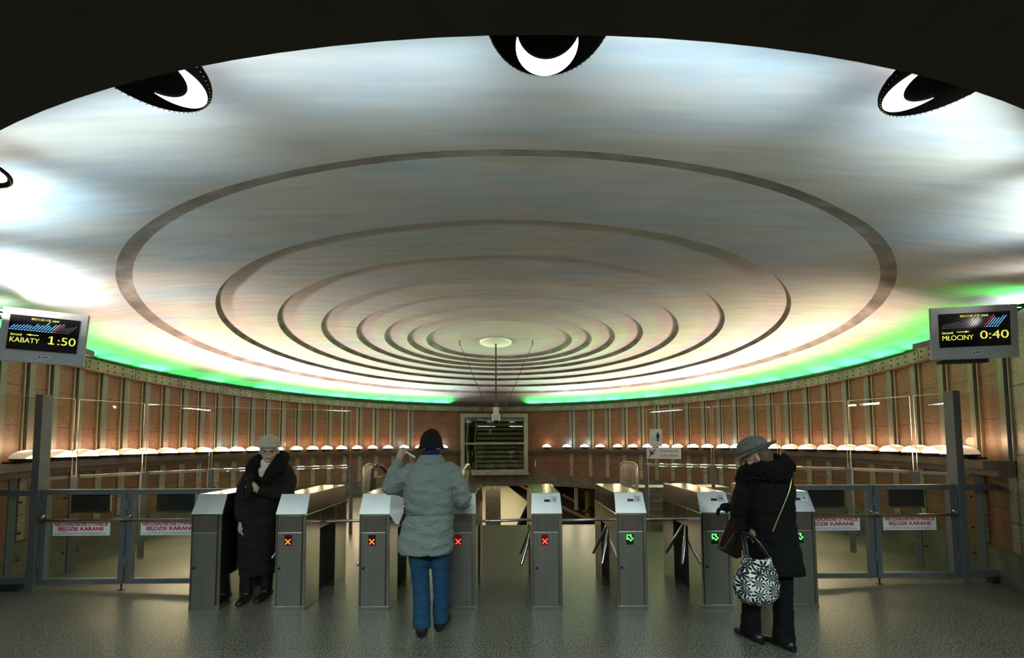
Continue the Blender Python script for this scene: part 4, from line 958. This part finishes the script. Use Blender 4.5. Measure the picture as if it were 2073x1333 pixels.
def hand_parts(b, wrist, fwd, palm_n, curl=0.5, thumb_side=1, s=1.0, spread=0.10):
    # palm and five separate fingers curling towards palm_n
    f = Vector(fwd).normalized(); n = Vector(palm_n); n = (n - f * n.dot(f)).normalized(); sd = f.cross(n) * thumb_side
    w_ = Vector(wrist)
    b.tube([w_ - f * 0.015, w_ + f * 0.03, w_ + f * 0.062, w_ + f * 0.088], [0.024 * s, 0.030 * s, 0.035 * s, 0.032 * s], 12, flat=None, round_ends=True)
    for i, (off, L) in enumerate([(0.030, 0.072), (0.010, 0.080), (-0.011, 0.074), (-0.031, 0.058)]):
        p = w_ + f * (0.085 - abs(off) * 0.15) * s + sd * off * s; d = (f + sd * off * 3 * spread).normalized(); pts = [p - d * 0.012]; a = 0.0
        for k, seg in enumerate((0.42, 0.32, 0.26)):
            a += curl * (0.75 + 0.1 * k); q = (d * math.cos(a) + n * math.sin(a)).normalized(); p = p + q * L * seg * s; pts.append(p.copy())
        b.tube(pts, [0.0092 * s, 0.0088 * s, 0.0082 * s, 0.0074 * s], 8, smooth=3, round_ends=True)
    p = w_ + f * 0.03 * s + sd * 0.028 * s; d = (f * 0.62 + sd * 0.7 + n * 0.3).normalized()
    q = p + d * 0.034 * s; e = q + (f * 0.8 + n * (0.3 + curl * 0.5) + sd * 0.1).normalized() * 0.030 * s
    b.tube([p - d * 0.012, p + d * 0.012, q, e], [0.0125 * s, 0.0115 * s, 0.0100 * s, 0.0085 * s], 8, smooth=3, round_ends=True)
def fuzzy(o, voxel, amt): return remesh(o, voxel, 2, 0, 12, amt)

# ---------------------------------------------------------------- man seen from behind
O = Vector((-0.655, 3.24, 0)); LB = local(O)
man = thing('person', 'man in grey-green jacket, blue jeans and black cap, back turned, raising his left hand', 'person', O)
b = LB(); Rh = frame_from((-0.10, 1, -0.05)); hc = Vector((-0.645, 3.225, 1.555)); head_parts(b, hc, Rh)
b.tube([(-0.648, 3.20, 1.34), (-0.646, 3.205, 1.42), (-0.645, 3.215, 1.52)], [0.072, 0.060, 0.058], 16, smooth=3)
b.sections([(-0.67, 3.22, 0.84, 0.155, 0.105), (-0.665, 3.22, 0.98, 0.155, 0.105), (-0.655, 3.21, 1.2, 0.165, 0.11), (-0.648, 3.205, 1.33, 0.17, 0.09), (-0.646, 3.205, 1.40, 0.07, 0.06)], 24)
armL = [(-0.815, 3.205, 1.335), (-0.92, 3.215, 1.25), (-0.985, 3.235, 1.165)]; foreL = [(-0.985, 3.235, 1.165), (-0.965, 3.27, 1.28), (-0.945, 3.30, 1.40)]
armR = [(-0.478, 3.205, 1.335), (-0.405, 3.215, 1.20), (-0.385, 3.25, 1.075)]; foreR = [(-0.385, 3.25, 1.075), (-0.41, 3.37, 1.03), (-0.455, 3.475, 1.03)]
for pts, r in ((armL, [.05, .046, .040]), (foreL, [.040, .036, .026]), (armR, [.05, .046, .040]), (foreR, [.040, .036, .026])): b.tube(pts, r, 12, smooth=4, round_ends=True)
hand_parts(b, (-0.943, 3.303, 1.405), (0.35, 0.25, 1), (0.9, 0.1, -0.25), 0.75, 1)
hand_parts(b, (-0.457, 3.48, 1.03), (-0.35, 1, 0.0), (0.0, 0.0, -1), 0.5, -1)
legs = [([(-0.745, 3.22, 0.86), (-0.742, 3.245, 0.47), (-0.713, 3.215, 0.07)], [.080, .056, .040]), ([(-0.592, 3.22, 0.86), (-0.575, 3.265, 0.47), (-0.578, 3.30, 0.08)], [.080, .056, .040])]
for p, r in legs: b.tube(p, r, 12, smooth=5, round_ends=True)
o = b.build('body', M['skin'], man); remesh(o, 0.0055, 3)
# jeans
b = LB(); b.sections([(-0.668, 3.22, 0.72, 0.185, 0.125), (-0.668, 3.22, 0.84, 0.185, 0.125), (-0.668, 3.22, 0.95, 0.16, 0.11)], 28)
b.tube([(-0.752, 3.22, 0.83), (-0.748, 3.225, 0.66), (-0.737, 3.245, 0.44), (-0.722, 3.235, 0.25), (-0.714, 3.205, 0.055)], [.092, .088, .073, .072, .072], 24, smooth=5)
b.tube([(-0.588, 3.22, 0.83), (-0.580, 3.235, 0.66), (-0.572, 3.262, 0.44), (-0.574, 3.285, 0.25), (-0.578, 3.295, 0.065)], [.092, .086, .071, .066, .062], 24, smooth=5)
o = b.build('jeans', M['denim'], man); remesh(o, 0.008, 3, 0.006, 14)
# jacket: hem, drawn waist, padded shoulders and both sleeves
b = LB()
b.sections([(-0.690, 3.225, 0.66, 0.222, 0.160), (-0.688, 3.225, 0.72, 0.226, 0.165), (-0.675, 3.22, 0.86, 0.212, 0.152), (-0.660, 3.215, 0.945, 0.198, 0.140), (-0.657, 3.215, 0.985, 0.186, 0.130), (-0.656, 3.215, 1.03, 0.200, 0.142), (-0.652, 3.21, 1.15, 0.214, 0.150), (-0.648, 3.205, 1.27, 0.214, 0.142), (-0.647, 3.20, 1.335, 0.200, 0.120), (-0.647, 3.20, 1.385, 0.140, 0.095), (-0.646, 3.20, 1.425, 0.088, 0.082), (-0.646, 3.203, 1.445, 0.078, 0.078)], 44, 2.3, 4)
b.tube([(-0.79, 3.205, 1.315), (-0.89, 3.212, 1.255), (-0.968, 3.23, 1.19), (-0.988, 3.245, 1.20), (-0.975, 3.265, 1.27), (-0.952, 3.295, 1.375)], [.082, .078, .070, .068, .060, .048], 22, smooth=5, round_ends=True)
b.tube([(-0.50, 3.205, 1.325), (-0.430, 3.21, 1.23), (-0.392, 3.235, 1.10), (-0.395, 3.28, 1.055), (-0.420, 3.40, 1.035)], [.080, .076, .070, .066, .052], 22, smooth=5, round_ends=True)
o = b.build('jacket', M['jacket'], man); remesh(o, 0.007, 3, 0.016, 13)
b = LB(); b.ring([(-0.657 + 0.192 * math.copysign(abs(math.cos(t)) ** 0.87, math.cos(t)), 3.215 + 0.136 * math.copysign(abs(math.sin(t)) ** 0.87, math.sin(t)), 0.985 + 0.004 * math.sin(9 * t)) for t in [2 * PI * k / 60 for k in range(60)]], 0.007, 6)
lab(b.build('drawstring_waist', M['jacket_dark'], man, smooth=True), 'gathered drawstring line at the waist')
for x0, x1 in ((-0.83, -0.735), (-0.565, -0.465)):
    b = LB(); b.obox(((x0 + x1) / 2, 3.195, 1.383 - 0.0), ((x1 - x0) / 2, 0, -0.022 if x0 > -0.6 else 0.022), (0, 0.022, 0), (0, 0, 0.006)); b.build('epaulette', M['jacket'], man, bevel=0.004)
b = LB(); b.lathe([(0.075, 1.415), (0.098, 1.40), (0.112, 1.385), (0.108, 1.42), (0.082, 1.455), (0.074, 1.452)], 32, (-0.646, 3.203, 0), True); b.build('collar', M['jacket'], man, smooth=True)
b = LB(); b.lathe([(0.058, 1.43), (0.076, 1.435), (0.080, 1.47), (0.077, 1.495), (0.060, 1.50)], 28, (-0.646, 3.208, 0), True); lab(b.build('scarf', M['navy'], man, smooth=True), 'navy scarf at the neck')
b = LB(); b.ell((-0.646, 3.215, 1.545), (0.093, 0.112, 0.126), 32, 14, None, -0.25, 1.0); b.ring([(-0.646 + 0.092 * math.cos(t), 3.213 + 0.110 * math.sin(t), 1.520) for t in [2 * PI * k / 40 for k in range(40)]], 0.013, 8)
o = b.build('knit_cap', M['black_knit'], man); remesh(o, 0.006, 2, 0.003, 30)
for (ax, ay, ang) in ((-0.722, 3.235, 0.16), (-0.578, 3.33, -0.12)):
    b = LB(); f = Vector((-math.sin(ang), math.cos(ang), 0)); r_ = Vector((f.y, -f.x, 0)); rings = []
    for k, (t, wd, h) in enumerate([(-0.085, 0.028, 0.05), (-0.07, 0.040, 0.085), (-0.02, 0.044, 0.095), (0.05, 0.046, 0.075), (0.11, 0.050, 0.058), (0.165, 0.044, 0.046), (0.19, 0.022, 0.03)]):
        c = Vector((ax, ay, 0)) + f * t; rings.append([c + r_ * wd * math.cos(a) + Vector((0, 0, 0.001 + h * (0.5 + 0.5 * math.sin(a)))) for a in [2 * PI * j / 16 for j in range(16)]])
    b.loft(rings); b.build('shoe', M['leather'], man, smooth=True, sharp=70)
# strip of paper held at his head and a sheet taped to the turnstile
b = MB(); pts = [(-0.925, 3.33, 1.485), (-0.905, 3.31, 1.492), (-0.86, 3.28, 1.468), (-0.79, 3.25, 1.432)]
P_, R_ = crom([Vector(p) for p in pts], [1] * 4, 5); b.loft([[p + Vector((0, 0.006, -0.008)), p + Vector((0, 0.006, 0.008)), p + Vector((0, 0.009, 0.008)), p + Vector((0, 0.009, -0.008))] for p in P_])
tag(b.build('paper_strip', M['paper']), 'narrow white paper strip held in the raised hand of the man', 'paper')
b = MB(); b.loft([[Vector((-1.118, 3.68, 1.075)), Vector((-1.00, 3.70, 1.03)), Vector((-1.0, 3.703, 1.03)), Vector((-1.118, 3.683, 1.075))], [Vector((-1.115, 3.63, 0.89)), Vector((-0.995, 3.665, 0.90)), Vector((-0.995, 3.668, 0.90)), Vector((-1.115, 3.633, 0.89))], [Vector((-1.06, 3.64, 0.80)), Vector((-1.035, 3.65, 0.79)), Vector((-1.035, 3.653, 0.79)), Vector((-1.06, 3.643, 0.80))]])
tag(b.build('paper_sheet', M['paper']), 'white sheet hanging from the turnstile left of the man', 'paper')

# ---------------------------------------------------------------- old woman coming towards the camera
O = Vector((-2.50, 3.92, 0)); LB = local(O)
old = thing('person', 'old woman in long black padded coat and beige knit hat walking through the gate', 'person', O)
b = LB(); Rh = frame_from((0.42, -0.9, -0.06)); hc = Vector((-2.392, 3.875, 1.478)); T = head_parts(b, hc, Rh)
b.tube([(-2.41, 3.92, 1.28), (-2.40, 3.905, 1.36), (-2.393, 3.885, 1.45)], [0.064, 0.054, 0.052], 16, smooth=3)
b.sections([(-2.475, 3.93, 0.80, 0.15, 0.11), (-2.455, 3.93, 0.98, 0.15, 0.11), (-2.43, 3.93, 1.18, 0.155, 0.11), (-2.412, 3.925, 1.30, 0.15, 0.085), (-2.405, 3.92, 1.37, 0.06, 0.055)], 24)
aR = [(-2.56, 3.925, 1.295), (-2.635, 3.92, 1.17), (-2.655, 3.915, 1.05)]; fR = [(-2.655, 3.915, 1.05), (-2.64, 3.86, 0.93), (-2.607, 3.82, 0.80)]
aL = [(-2.27, 3.925, 1.295), (-2.215, 3.915, 1.18), (-2.225, 3.87, 1.06)]; fL = [(-2.225, 3.87, 1.06), (-2.31, 3.79, 1.07), (-2.395, 3.735, 1.10)]
for pts, r in ((aR, [.047, .043, .038]), (fR, [.038, .034, .024]), (aL, [.047, .043, .038]), (fL, [.038, .034, .024])): b.tube(pts, r, 12, smooth=4, round_ends=True)
hand_parts(b, (-2.606, 3.818, 0.80), (0.08, -0.1, -1), (1, 0.2, 0), 0.42, 1)
hand_parts(b, (-2.398, 3.732, 1.102), (-0.45, -0.25, 0.55), (-0.3, 0.5, -0.4), 0.95, 1)
for p, r in (([(-2.555, 3.93, 0.84), (-2.58, 3.925, 0.45), (-2.60, 3.93, 0.08)], [.08, .055, .04]), ([(-2.41, 3.93, 0.84), (-2.43, 3.95, 0.45), (-2.455, 3.99, 0.08)], [.08, .055, .04])): b.tube(p, r, 12, smooth=5, round_ends=True)
o = b.build('body', M['skin_old'], old); remesh(o, 0.005, 3)
for sx in (-1, 1):
    b = LB(); b.ell(T(sx * 0.031, 0.0755, 0.002), (0.011, 0.008, 0.006), 12, 8, Rh); b.build('eye', M['eye'], old, smooth=True)
b = LB(); b.ell(T(0, 0.0865, -0.060), (0.021, 0.008, 0.0045), 12, 8, Rh); b.build('mouth', M['lip'], old, smooth=True)
b = LB()
for sx in (-1, 1):
    b.ring([T(sx * 0.032 + 0.024 * math.cos(t), 0.096, -0.001 + 0.017 * math.sin(t)) for t in [2 * PI * k / 20 for k in range(20)]], 0.0016, 6)
    b.tube([T(sx * 0.056, 0.095, 0.006), T(sx * 0.078, 0.04, 0.008), T(sx * 0.080, -0.01, 0.004)], 0.0016, 6)
b.tube([T(-0.009, 0.0975, 0.002), T(0, 0.100, 0.005), T(0.009, 0.0975, 0.002)], 0.0016, 6); lab(b.build('glasses', M['rod'], old), 'thin dark rimmed glasses')
b = LB()
for sx in (-1, 1): b.ell(T(sx * 0.066, 0.030, 0.034), (0.014, 0.040, 0.034), 12, 8, Rh)
b.ell(T(-0.01, 0.076, 0.062), (0.052, 0.022, 0.022), 14, 8, Rh)
o = b.build('hair', M['hair_grey'], old); remesh(o, 0.005, 1, 0.004, 40)
b = LB(); b.ell(T(0, -0.012, 0.052), (0.097, 0.112, 0.118), 30, 14, Rh, -0.12, 1.0); b.ring([T(0.089 * math.cos(t), -0.012 + 0.104 * math.sin(t), 0.056) for t in [2 * PI * k / 40 for k in range(40)]], 0.010, 8)
o = b.build('knit_hat', M['hat_knit'], old); remesh(o, 0.006, 2, 0.004, 24)
b = LB(); b.tube([(-2.405, 3.89, 1.27), (-2.40, 3.885, 1.345), (-2.395, 3.885, 1.395)], [0.080, 0.076, 0.068], 20, smooth=3); b.sections([(-2.405, 3.815, 1.16, 0.012, 0.02), (-2.405, 3.815, 1.24, 0.045, 0.03), (-2.402, 3.83, 1.32, 0.062, 0.045)], 20)
o = b.build('scarf', M['cream'], old); remesh(o, 0.006, 3, 0.006, 20)
b = LB()
b.sections([(-2.510, 3.945, 0.265, 0.168, 0.150), (-2.510, 3.945, 0.32, 0.172, 0.155), (-2.505, 3.94, 0.55, 0.185, 0.165), (-2.490, 3.935, 0.80, 0.196, 0.165), (-2.465, 3.93, 1.00, 0.196, 0.16), (-2.435, 3.93, 1.18, 0.196, 0.15), (-2.415, 3.93, 1.29, 0.180, 0.125), (-2.408, 3.93, 1.345, 0.12, 0.10), (-2.405, 3.935, 1.37, 0.08, 0.075)], 44, 2.3, 4)
b.tube([(-2.545, 3.93, 1.275), (-2.615, 3.925, 1.19), (-2.652, 3.918, 1.07), (-2.645, 3.885, 0.97), (-2.614, 3.835, 0.84)], [.083, .080, .074, .068, .062], 22, smooth=5, round_ends=True)
b.tube([(-2.285, 3.93, 1.28), (-2.228, 3.92, 1.19), (-2.222, 3.875, 1.085), (-2.285, 3.815, 1.065), (-2.365, 3.757, 1.09)], [.083, .080, .073, .066, .055], 22, smooth=5, round_ends=True)
o = b.build('coat', M['quilt'], old); remesh(o, 0.008, 4, 0.011, 10)
b = LB(); b.tube([(-2.445, 3.775, 1.16), (-2.50, 3.79, 1.27), (-2.515, 3.86, 1.36), (-2.47, 3.985, 1.42), (-2.395, 4.01, 1.43), (-2.32, 3.98, 1.415), (-2.285, 3.86, 1.355), (-2.315, 3.785, 1.26), (-2.375, 3.77, 1.16)], [.03, .055, .062, .058, .055, .058, .062, .055, .03], 16, smooth=5, round_ends=True)
o = b.build('fur_collar', M['fur'], old); remesh(o, 0.006, 1, 0, 12, 0.006)
for w_, n_ in (((-2.628, 3.85, 0.885), (0.10, -0.16, -0.4)),):
    pass
for (ax, ay, ang) in ((-2.605, 3.93, 0.10), (-2.455, 3.99, -0.05)):
    b = LB(); f = Vector((math.sin(ang), -math.cos(ang), 0)); r_ = Vector((f.y, -f.x, 0)); rings = []
    for k, (t, wd, h) in enumerate([(-0.065, 0.028, 0.05), (-0.05, 0.038, 0.09), (0.0, 0.042, 0.10), (0.06, 0.043, 0.075), (0.11, 0.044, 0.055), (0.15, 0.036, 0.042), (0.17, 0.018, 0.028)]):
        c = Vector((ax, ay, 0)) + f * t; rings.append([c + r_ * wd * math.cos(a) + Vector((0, 0, 0.001 + h * (0.5 + 0.5 * math.sin(a)))) for a in [2 * PI * j / 16 for j in range(16)]])
    b.loft(rings); b.tube([(ax, ay, 0.06), (ax + 0.005, ay - 0.012, 0.18), (ax + 0.018, ay - 0.03, 0.36)], [0.05, 0.056, 0.066], 18, smooth=4)
    o = b.build('boot', M['leather'], old); remesh(o, 0.007, 3, 0.003, 22)
b = MB(); b.tube([(-2.475, 3.70, 1.215), (-2.455, 3.685, 1.17), (-2.45, 3.68, 1.10), (-2.50, 3.69, 1.03)], [.02, .028, .03, .022], 12, smooth=4, round_ends=True); b.tube([(-2.44, 3.68, 1.20), (-2.425, 3.68, 1.235), (-2.46, 3.68, 1.255)], .016, 10, round_ends=True); b.tube([(-2.50, 3.695, 1.20), (-2.52, 3.70, 1.15), (-2.525, 3.71, 1.08)], .014, 10, round_ends=True)
o = b.build('gloves', M['quilt']); remesh(o, 0.006, 2, 0.004, 30); tag(o, 'pair of dark gloves held at the chest of the old woman', 'gloves')

# ---------------------------------------------------------------- woman in the hat
O = Vector((2.03, 3.02, 0)); LB = local(O)
lady = thing('person', 'woman in grey hat and black fur-collared coat, back turned, looking down to the left', 'person', O)
b = LB(); Rh = frame_from((-0.80, 0.50, -0.42)); hc = Vector((1.915, 2.985, 1.425)); T = head_parts(b, hc, Rh, 0.97)
b.tube([(2.00, 2.98, 1.25), (1.965, 2.98, 1.33), (1.925, 2.982, 1.39)], [0.064, 0.054, 0.050], 16, smooth=3)
b.sections([(2.04, 3.02, 0.80, 0.14, 0.11), (2.035, 3.01, 0.95, 0.14, 0.11), (2.015, 3.0, 1.14, 0.15, 0.11), (2.0, 2.99, 1.25, 0.15, 0.085), (1.99, 2.985, 1.31, 0.06, 0.055)], 24)
aL = [(1.855, 3.0, 1.235), (1.83, 3.04, 1.12), (1.835, 3.07, 1.02)]; fL = [(1.835, 3.07, 1.02), (1.825, 3.10, 0.95), (1.835, 3.085, 0.86)]
aR = [(2.14, 3.0, 1.235), (2.165, 3.03, 1.10), (2.15, 3.07, 1.0)]; fR = [(2.15, 3.07, 1.0), (2.05, 3.19, 0.99), (1.93, 3.28, 0.99)]
for pts, r in ((aL, [.045, .042, .038]), (fL, [.038, .034, .024]), (aR, [.045, .042, .038]), (fR, [.038, .034, .024])): b.tube(pts, r, 12, smooth=4, round_ends=True)

for p, r in (([(1.96, 3.03, 0.82), (1.90, 3.07, 0.45), (1.90, 3.11, 0.08)], [.08, .055, .04]), ([(2.10, 3.02, 0.82), (2.085, 3.0, 0.45), (2.06, 2.965, 0.08)], [.08, .055, .04])): b.tube(p, r, 12, smooth=5, round_ends=True)
o = b.build('body', M['skin'], lady); remesh(o, 0.0055, 3)
for sx in (-1, 1):
    b = LB(); b.ell(T(sx * 0.031, 0.0755, 0.002), (0.010, 0.007, 0.005), 12, 8, Rh); b.build('eye', M['eye'], lady, smooth=True)
b = LB(); b.ell(T(0, -0.045, -0.005), (0.080, 0.070, 0.085), 18, 10, Rh); b.ell(T(0.072, -0.01, -0.01), (0.014, 0.035, 0.05), 12, 8, Rh)
o = b.build('hair', M['hair_brown'], lady); remesh(o, 0.006, 1, 0.005, 36)
# fedora: pinched crown, band and tilted brim
Rt = frame_from((-0.80, 0.42, -0.36)); hb = hc + Rt @ Vector((0, -0.010, 0.044))
b = LB(); rings = []
for z, k, pinch in ((0.0, 1.0, 0), (0.03, 0.985, 0), (0.07, 0.93, 0.05), (0.10, 0.84, 0.14), (0.112, 0.70, 0.2), (0.108, 0.45, 0.2), (0.100, 0.15, 0.0)):
    rings.append([hb + Rt @ Vector((0.092 * k * math.cos(t) * (1 - pinch * max(0, math.sin(t))), 0.112 * k * math.sin(t), z + (0.012 * math.cos(2 * t) if z > 0.09 else 0))) for t in [2 * PI * j / 36 for j in range(36)]])
b.loft(rings); crown = b.build('hat', M['felt'], lady, smooth=True, sharp=60)
b = LB(); rings = []
for r, z in ((0.94, 0.012), (1.12, 0.004), (1.34, -0.002), (1.50, 0.002), (1.53, 0.006), (1.50, 0.010), (1.34, 0.004), (1.12, 0.010), (0.94, 0.018)):
    ring = []
    for j in range(44):
        t = 2 * PI * j / 44; up = 0.020 * max(0, -math.sin(t)) * max(0, r - 1) / 0.5 - 0.028 * max(0, math.sin(t)) * max(0, r - 1) / 0.5 + 0.012 * abs(math.cos(t)) * max(0, r - 1) / 0.5
        ring.append(hb + Rt @ Vector((0.092 * r * math.cos(t), 0.108 * r * math.sin(t), z + up)))
    rings.append(ring)
b.loft(rings, False, True); b.build('hat_brim', M['felt'], lady, smooth=True, sharp=60)
b = LB(); b.loft([[hb + Rt @ Vector((0.0945 * k * math.cos(t), 0.1145 * k * math.sin(t), z)) for t in [2 * PI * j / 36 for j in range(36)]] for z, k in ((0.010, 1.0), (0.036, 0.985))], False); lab(b.build('hat_band', M['felt_band'], lady, smooth=True), 'dark hat band')
b = LB()
b.sections([(2.085, 3.02, 0.545, 0.158, 0.165), (2.082, 3.02, 0.60, 0.158, 0.165), (2.060, 3.02, 0.80, 0.150, 0.155), (2.035, 3.015, 0.98, 0.158, 0.150), (2.015, 3.0, 1.14, 0.166, 0.145), (2.0, 2.99, 1.235, 0.162, 0.125), (1.995, 2.985, 1.30, 0.115, 0.10), (1.985, 2.985, 1.335, 0.07, 0.07)], 44, 2.2, 4)
b.tube([(1.875, 3.0, 1.225), (1.835, 3.03, 1.14), (1.828, 3.065, 1.04), (1.828, 3.09, 0.95), (1.835, 3.086, 0.865)], [.075, .072, .066, .060, .052], 22, smooth=5, round_ends=True)
b.tube([(2.125, 3.0, 1.225), (2.155, 3.02, 1.12), (2.14, 3.08, 1.01), (2.06, 3.18, 0.995), (1.95, 3.265, 0.99)], [.075, .072, .066, .060, .052], 22, smooth=5, round_ends=True)
o = b.build('coat', M['black_coat'], lady); remesh(o, 0.008, 4, 0.008, 11)
b = LB(); b.ring([(1.985 + 0.125 * math.cos(t), 2.985 + 0.10 * math.sin(t), 1.325 - 0.035 * math.cos(t) * -1 + 0.02 * math.sin(t * 2)) for t in [2 * PI * k / 40 for k in range(40)]], 0.068, 14)
b.tube([(1.88, 3.02, 1.30), (1.855, 3.05, 1.22), (1.86, 3.08, 1.16)], [.06, .05, .03], 14, smooth=3, round_ends=True)
o = b.build('fur_collar', M['fur'], lady); remesh(o, 0.006, 1, 0.02, 12, 0.020)
b = LB(); b.tube([(1.955, 3.03, 0.76), (1.925, 3.06, 0.45), (1.905, 3.09, 0.25), (1.900, 3.10, 0.045)], [.09, .072, .066, .074], 22, smooth=5); b.tube([(2.095, 3.02, 0.76), (2.090, 3.0, 0.45), (2.082, 2.985, 0.25), (2.065, 2.965, 0.035)], [.09, .072, .066, .074], 22, smooth=5); b.sections([(2.03, 3.02, 0.70, 0.15, 0.12), (2.035, 3.02, 0.86, 0.14, 0.11)], 24)
for w_ in (((1.838, 3.083, 0.855), (0.05, 0, -1), (1, 0, 0.1), 0.9, 1), ((1.925, 3.283, 0.99), (-1, 0.4, 0), (0, 0, -1), 0.6, 1)):
    g = LB(); hand_parts(g, *w_, 1.14); og = g.build('gloved_hand', M['black_knit'], lady); remesh(og, 0.004, 2)
b = LB(); b.tube([(1.955, 3.03, 0.76), (1.925, 3.06, 0.45), (1.905, 3.09, 0.25), (1.900, 3.10, 0.045)], [.09, .072, .066, .074], 22, smooth=5); b.tube([(2.095, 3.02, 0.76), (2.090, 3.0, 0.45), (2.082, 2.985, 0.25), (2.065, 2.965, 0.035)], [.09, .072, .066, .074], 22, smooth=5); b.sections([(2.03, 3.02, 0.70, 0.15, 0.12), (2.035, 3.02, 0.86, 0.14, 0.11)], 24)
o = b.build('trousers', M['black_coat'], lady); remesh(o, 0.008, 3, 0.006, 12)
for (ax, ay, ang) in ((1.905, 3.07, 0.35), (2.06, 2.955, 0.45)):
    b = LB(); f = Vector((-math.sin(ang), math.cos(ang), 0)); r_ = Vector((f.y, -f.x, 0)); rings = []
    for k, (t, wd, h) in enumerate([(-0.075, 0.025, 0.05), (-0.06, 0.034, 0.075), (-0.01, 0.037, 0.08), (0.05, 0.039, 0.06), (0.10, 0.041, 0.048), (0.14, 0.034, 0.038), (0.165, 0.014, 0.025)]):
        c = Vector((ax, ay, 0)) + f * t; rings.append([c + r_ * wd * math.cos(a) + Vector((0, 0, 0.001 + h * (0.5 + 0.5 * math.sin(a)))) for a in [2 * PI * j / 16 for j in range(16)]])
    b.loft(rings); b.build('shoe', M['leather'], lady, smooth=True, sharp=70)
# floral shopping bag hanging from her left hand
O = Vector((1.885, 2.90, 0.30)); LB = local(O); bag_shift = Vector((-0.045, 0.0, 0.045))
bag = thing('shopping_bag', 'black and white floral cloth bag hanging from the hand of the woman in the hat', 'bag', O)
b = LB(); rings = []
for z, x0, x1, dy in ((0.300, 1.80, 1.95, 0.035), (0.325, 1.755, 2.01, 0.06), (0.38, 1.715, 2.046, 0.075), (0.45, 1.712, 2.045, 0.08), (0.52, 1.735, 2.025, 0.075), (0.58, 1.76, 2.005, 0.06), (0.63, 1.785, 1.99, 0.045), (0.665, 1.80, 1.985, 0.03)):
    c, r = (x0 + x1) / 2, (x1 - x0) / 2; ring = []
    for j in range(36):
        t = 2 * PI * j / 36; sag = -0.09 * max(0, 1 - (math.cos(t) * 1.25) ** 2) * max(0, (z - 0.52) / 0.145)
        ring.append(Vector((c + r * math.copysign(abs(math.cos(t)) ** 0.8, math.cos(t)), 2.90 + dy * math.sin(t), z + sag)))
    rings.append(ring)
b.loft(rings); o = b.build('bag_body', M['floral'], bag); remesh(o, 0.007, 3, 0.008, 12)
for y in (2.885, 2.925):
    LB().tube([(1.812, y, 0.645), (1.825, y + 0.04, 0.75), (1.86, 3.0 + (y - 2.9), 0.80), (1.915, y + 0.05, 0.76), (1.972, y, 0.645)], 0.010, 8, smooth=5).build('handle', M['leather'], bag, smooth=True)
bag.location = O + bag_shift
# dark red handbag on a gold chain strap
O = Vector((1.75, 3.10, 0.62)); LB = local(O)
hbag = thing('handbag', 'dark red leather handbag on a gold chain strap across the black coat', 'handbag', O)
b = LB(); b.prism([(1.672, 0.70), (1.79, 0.625), (1.83, 0.64), (1.835, 0.93), (1.79, 0.95), (1.765, 0.92)], 3.06, 3.13); o = b.build('bag_body', M['red_leather'], hbag, bevel=0.012)
b = LB(); b.prism([(1.668, 0.70), (1.715, 0.665), (1.79, 0.78), (1.762, 0.84)], 3.05, 3.14); lab(b.build('flap', M['leather'], hbag, bevel=0.008), 'black flap')
LB().tube([(1.93, 2.842, 0.89), (1.955, 2.842, 0.95), (2.02, 2.842, 1.09), (2.07, 2.848, 1.20), (2.098, 2.87, 1.28), (2.09, 2.90, 1.325)], 0.0042, 8, smooth=5).build('chain_strap', M['gold'], hbag, smooth=True)
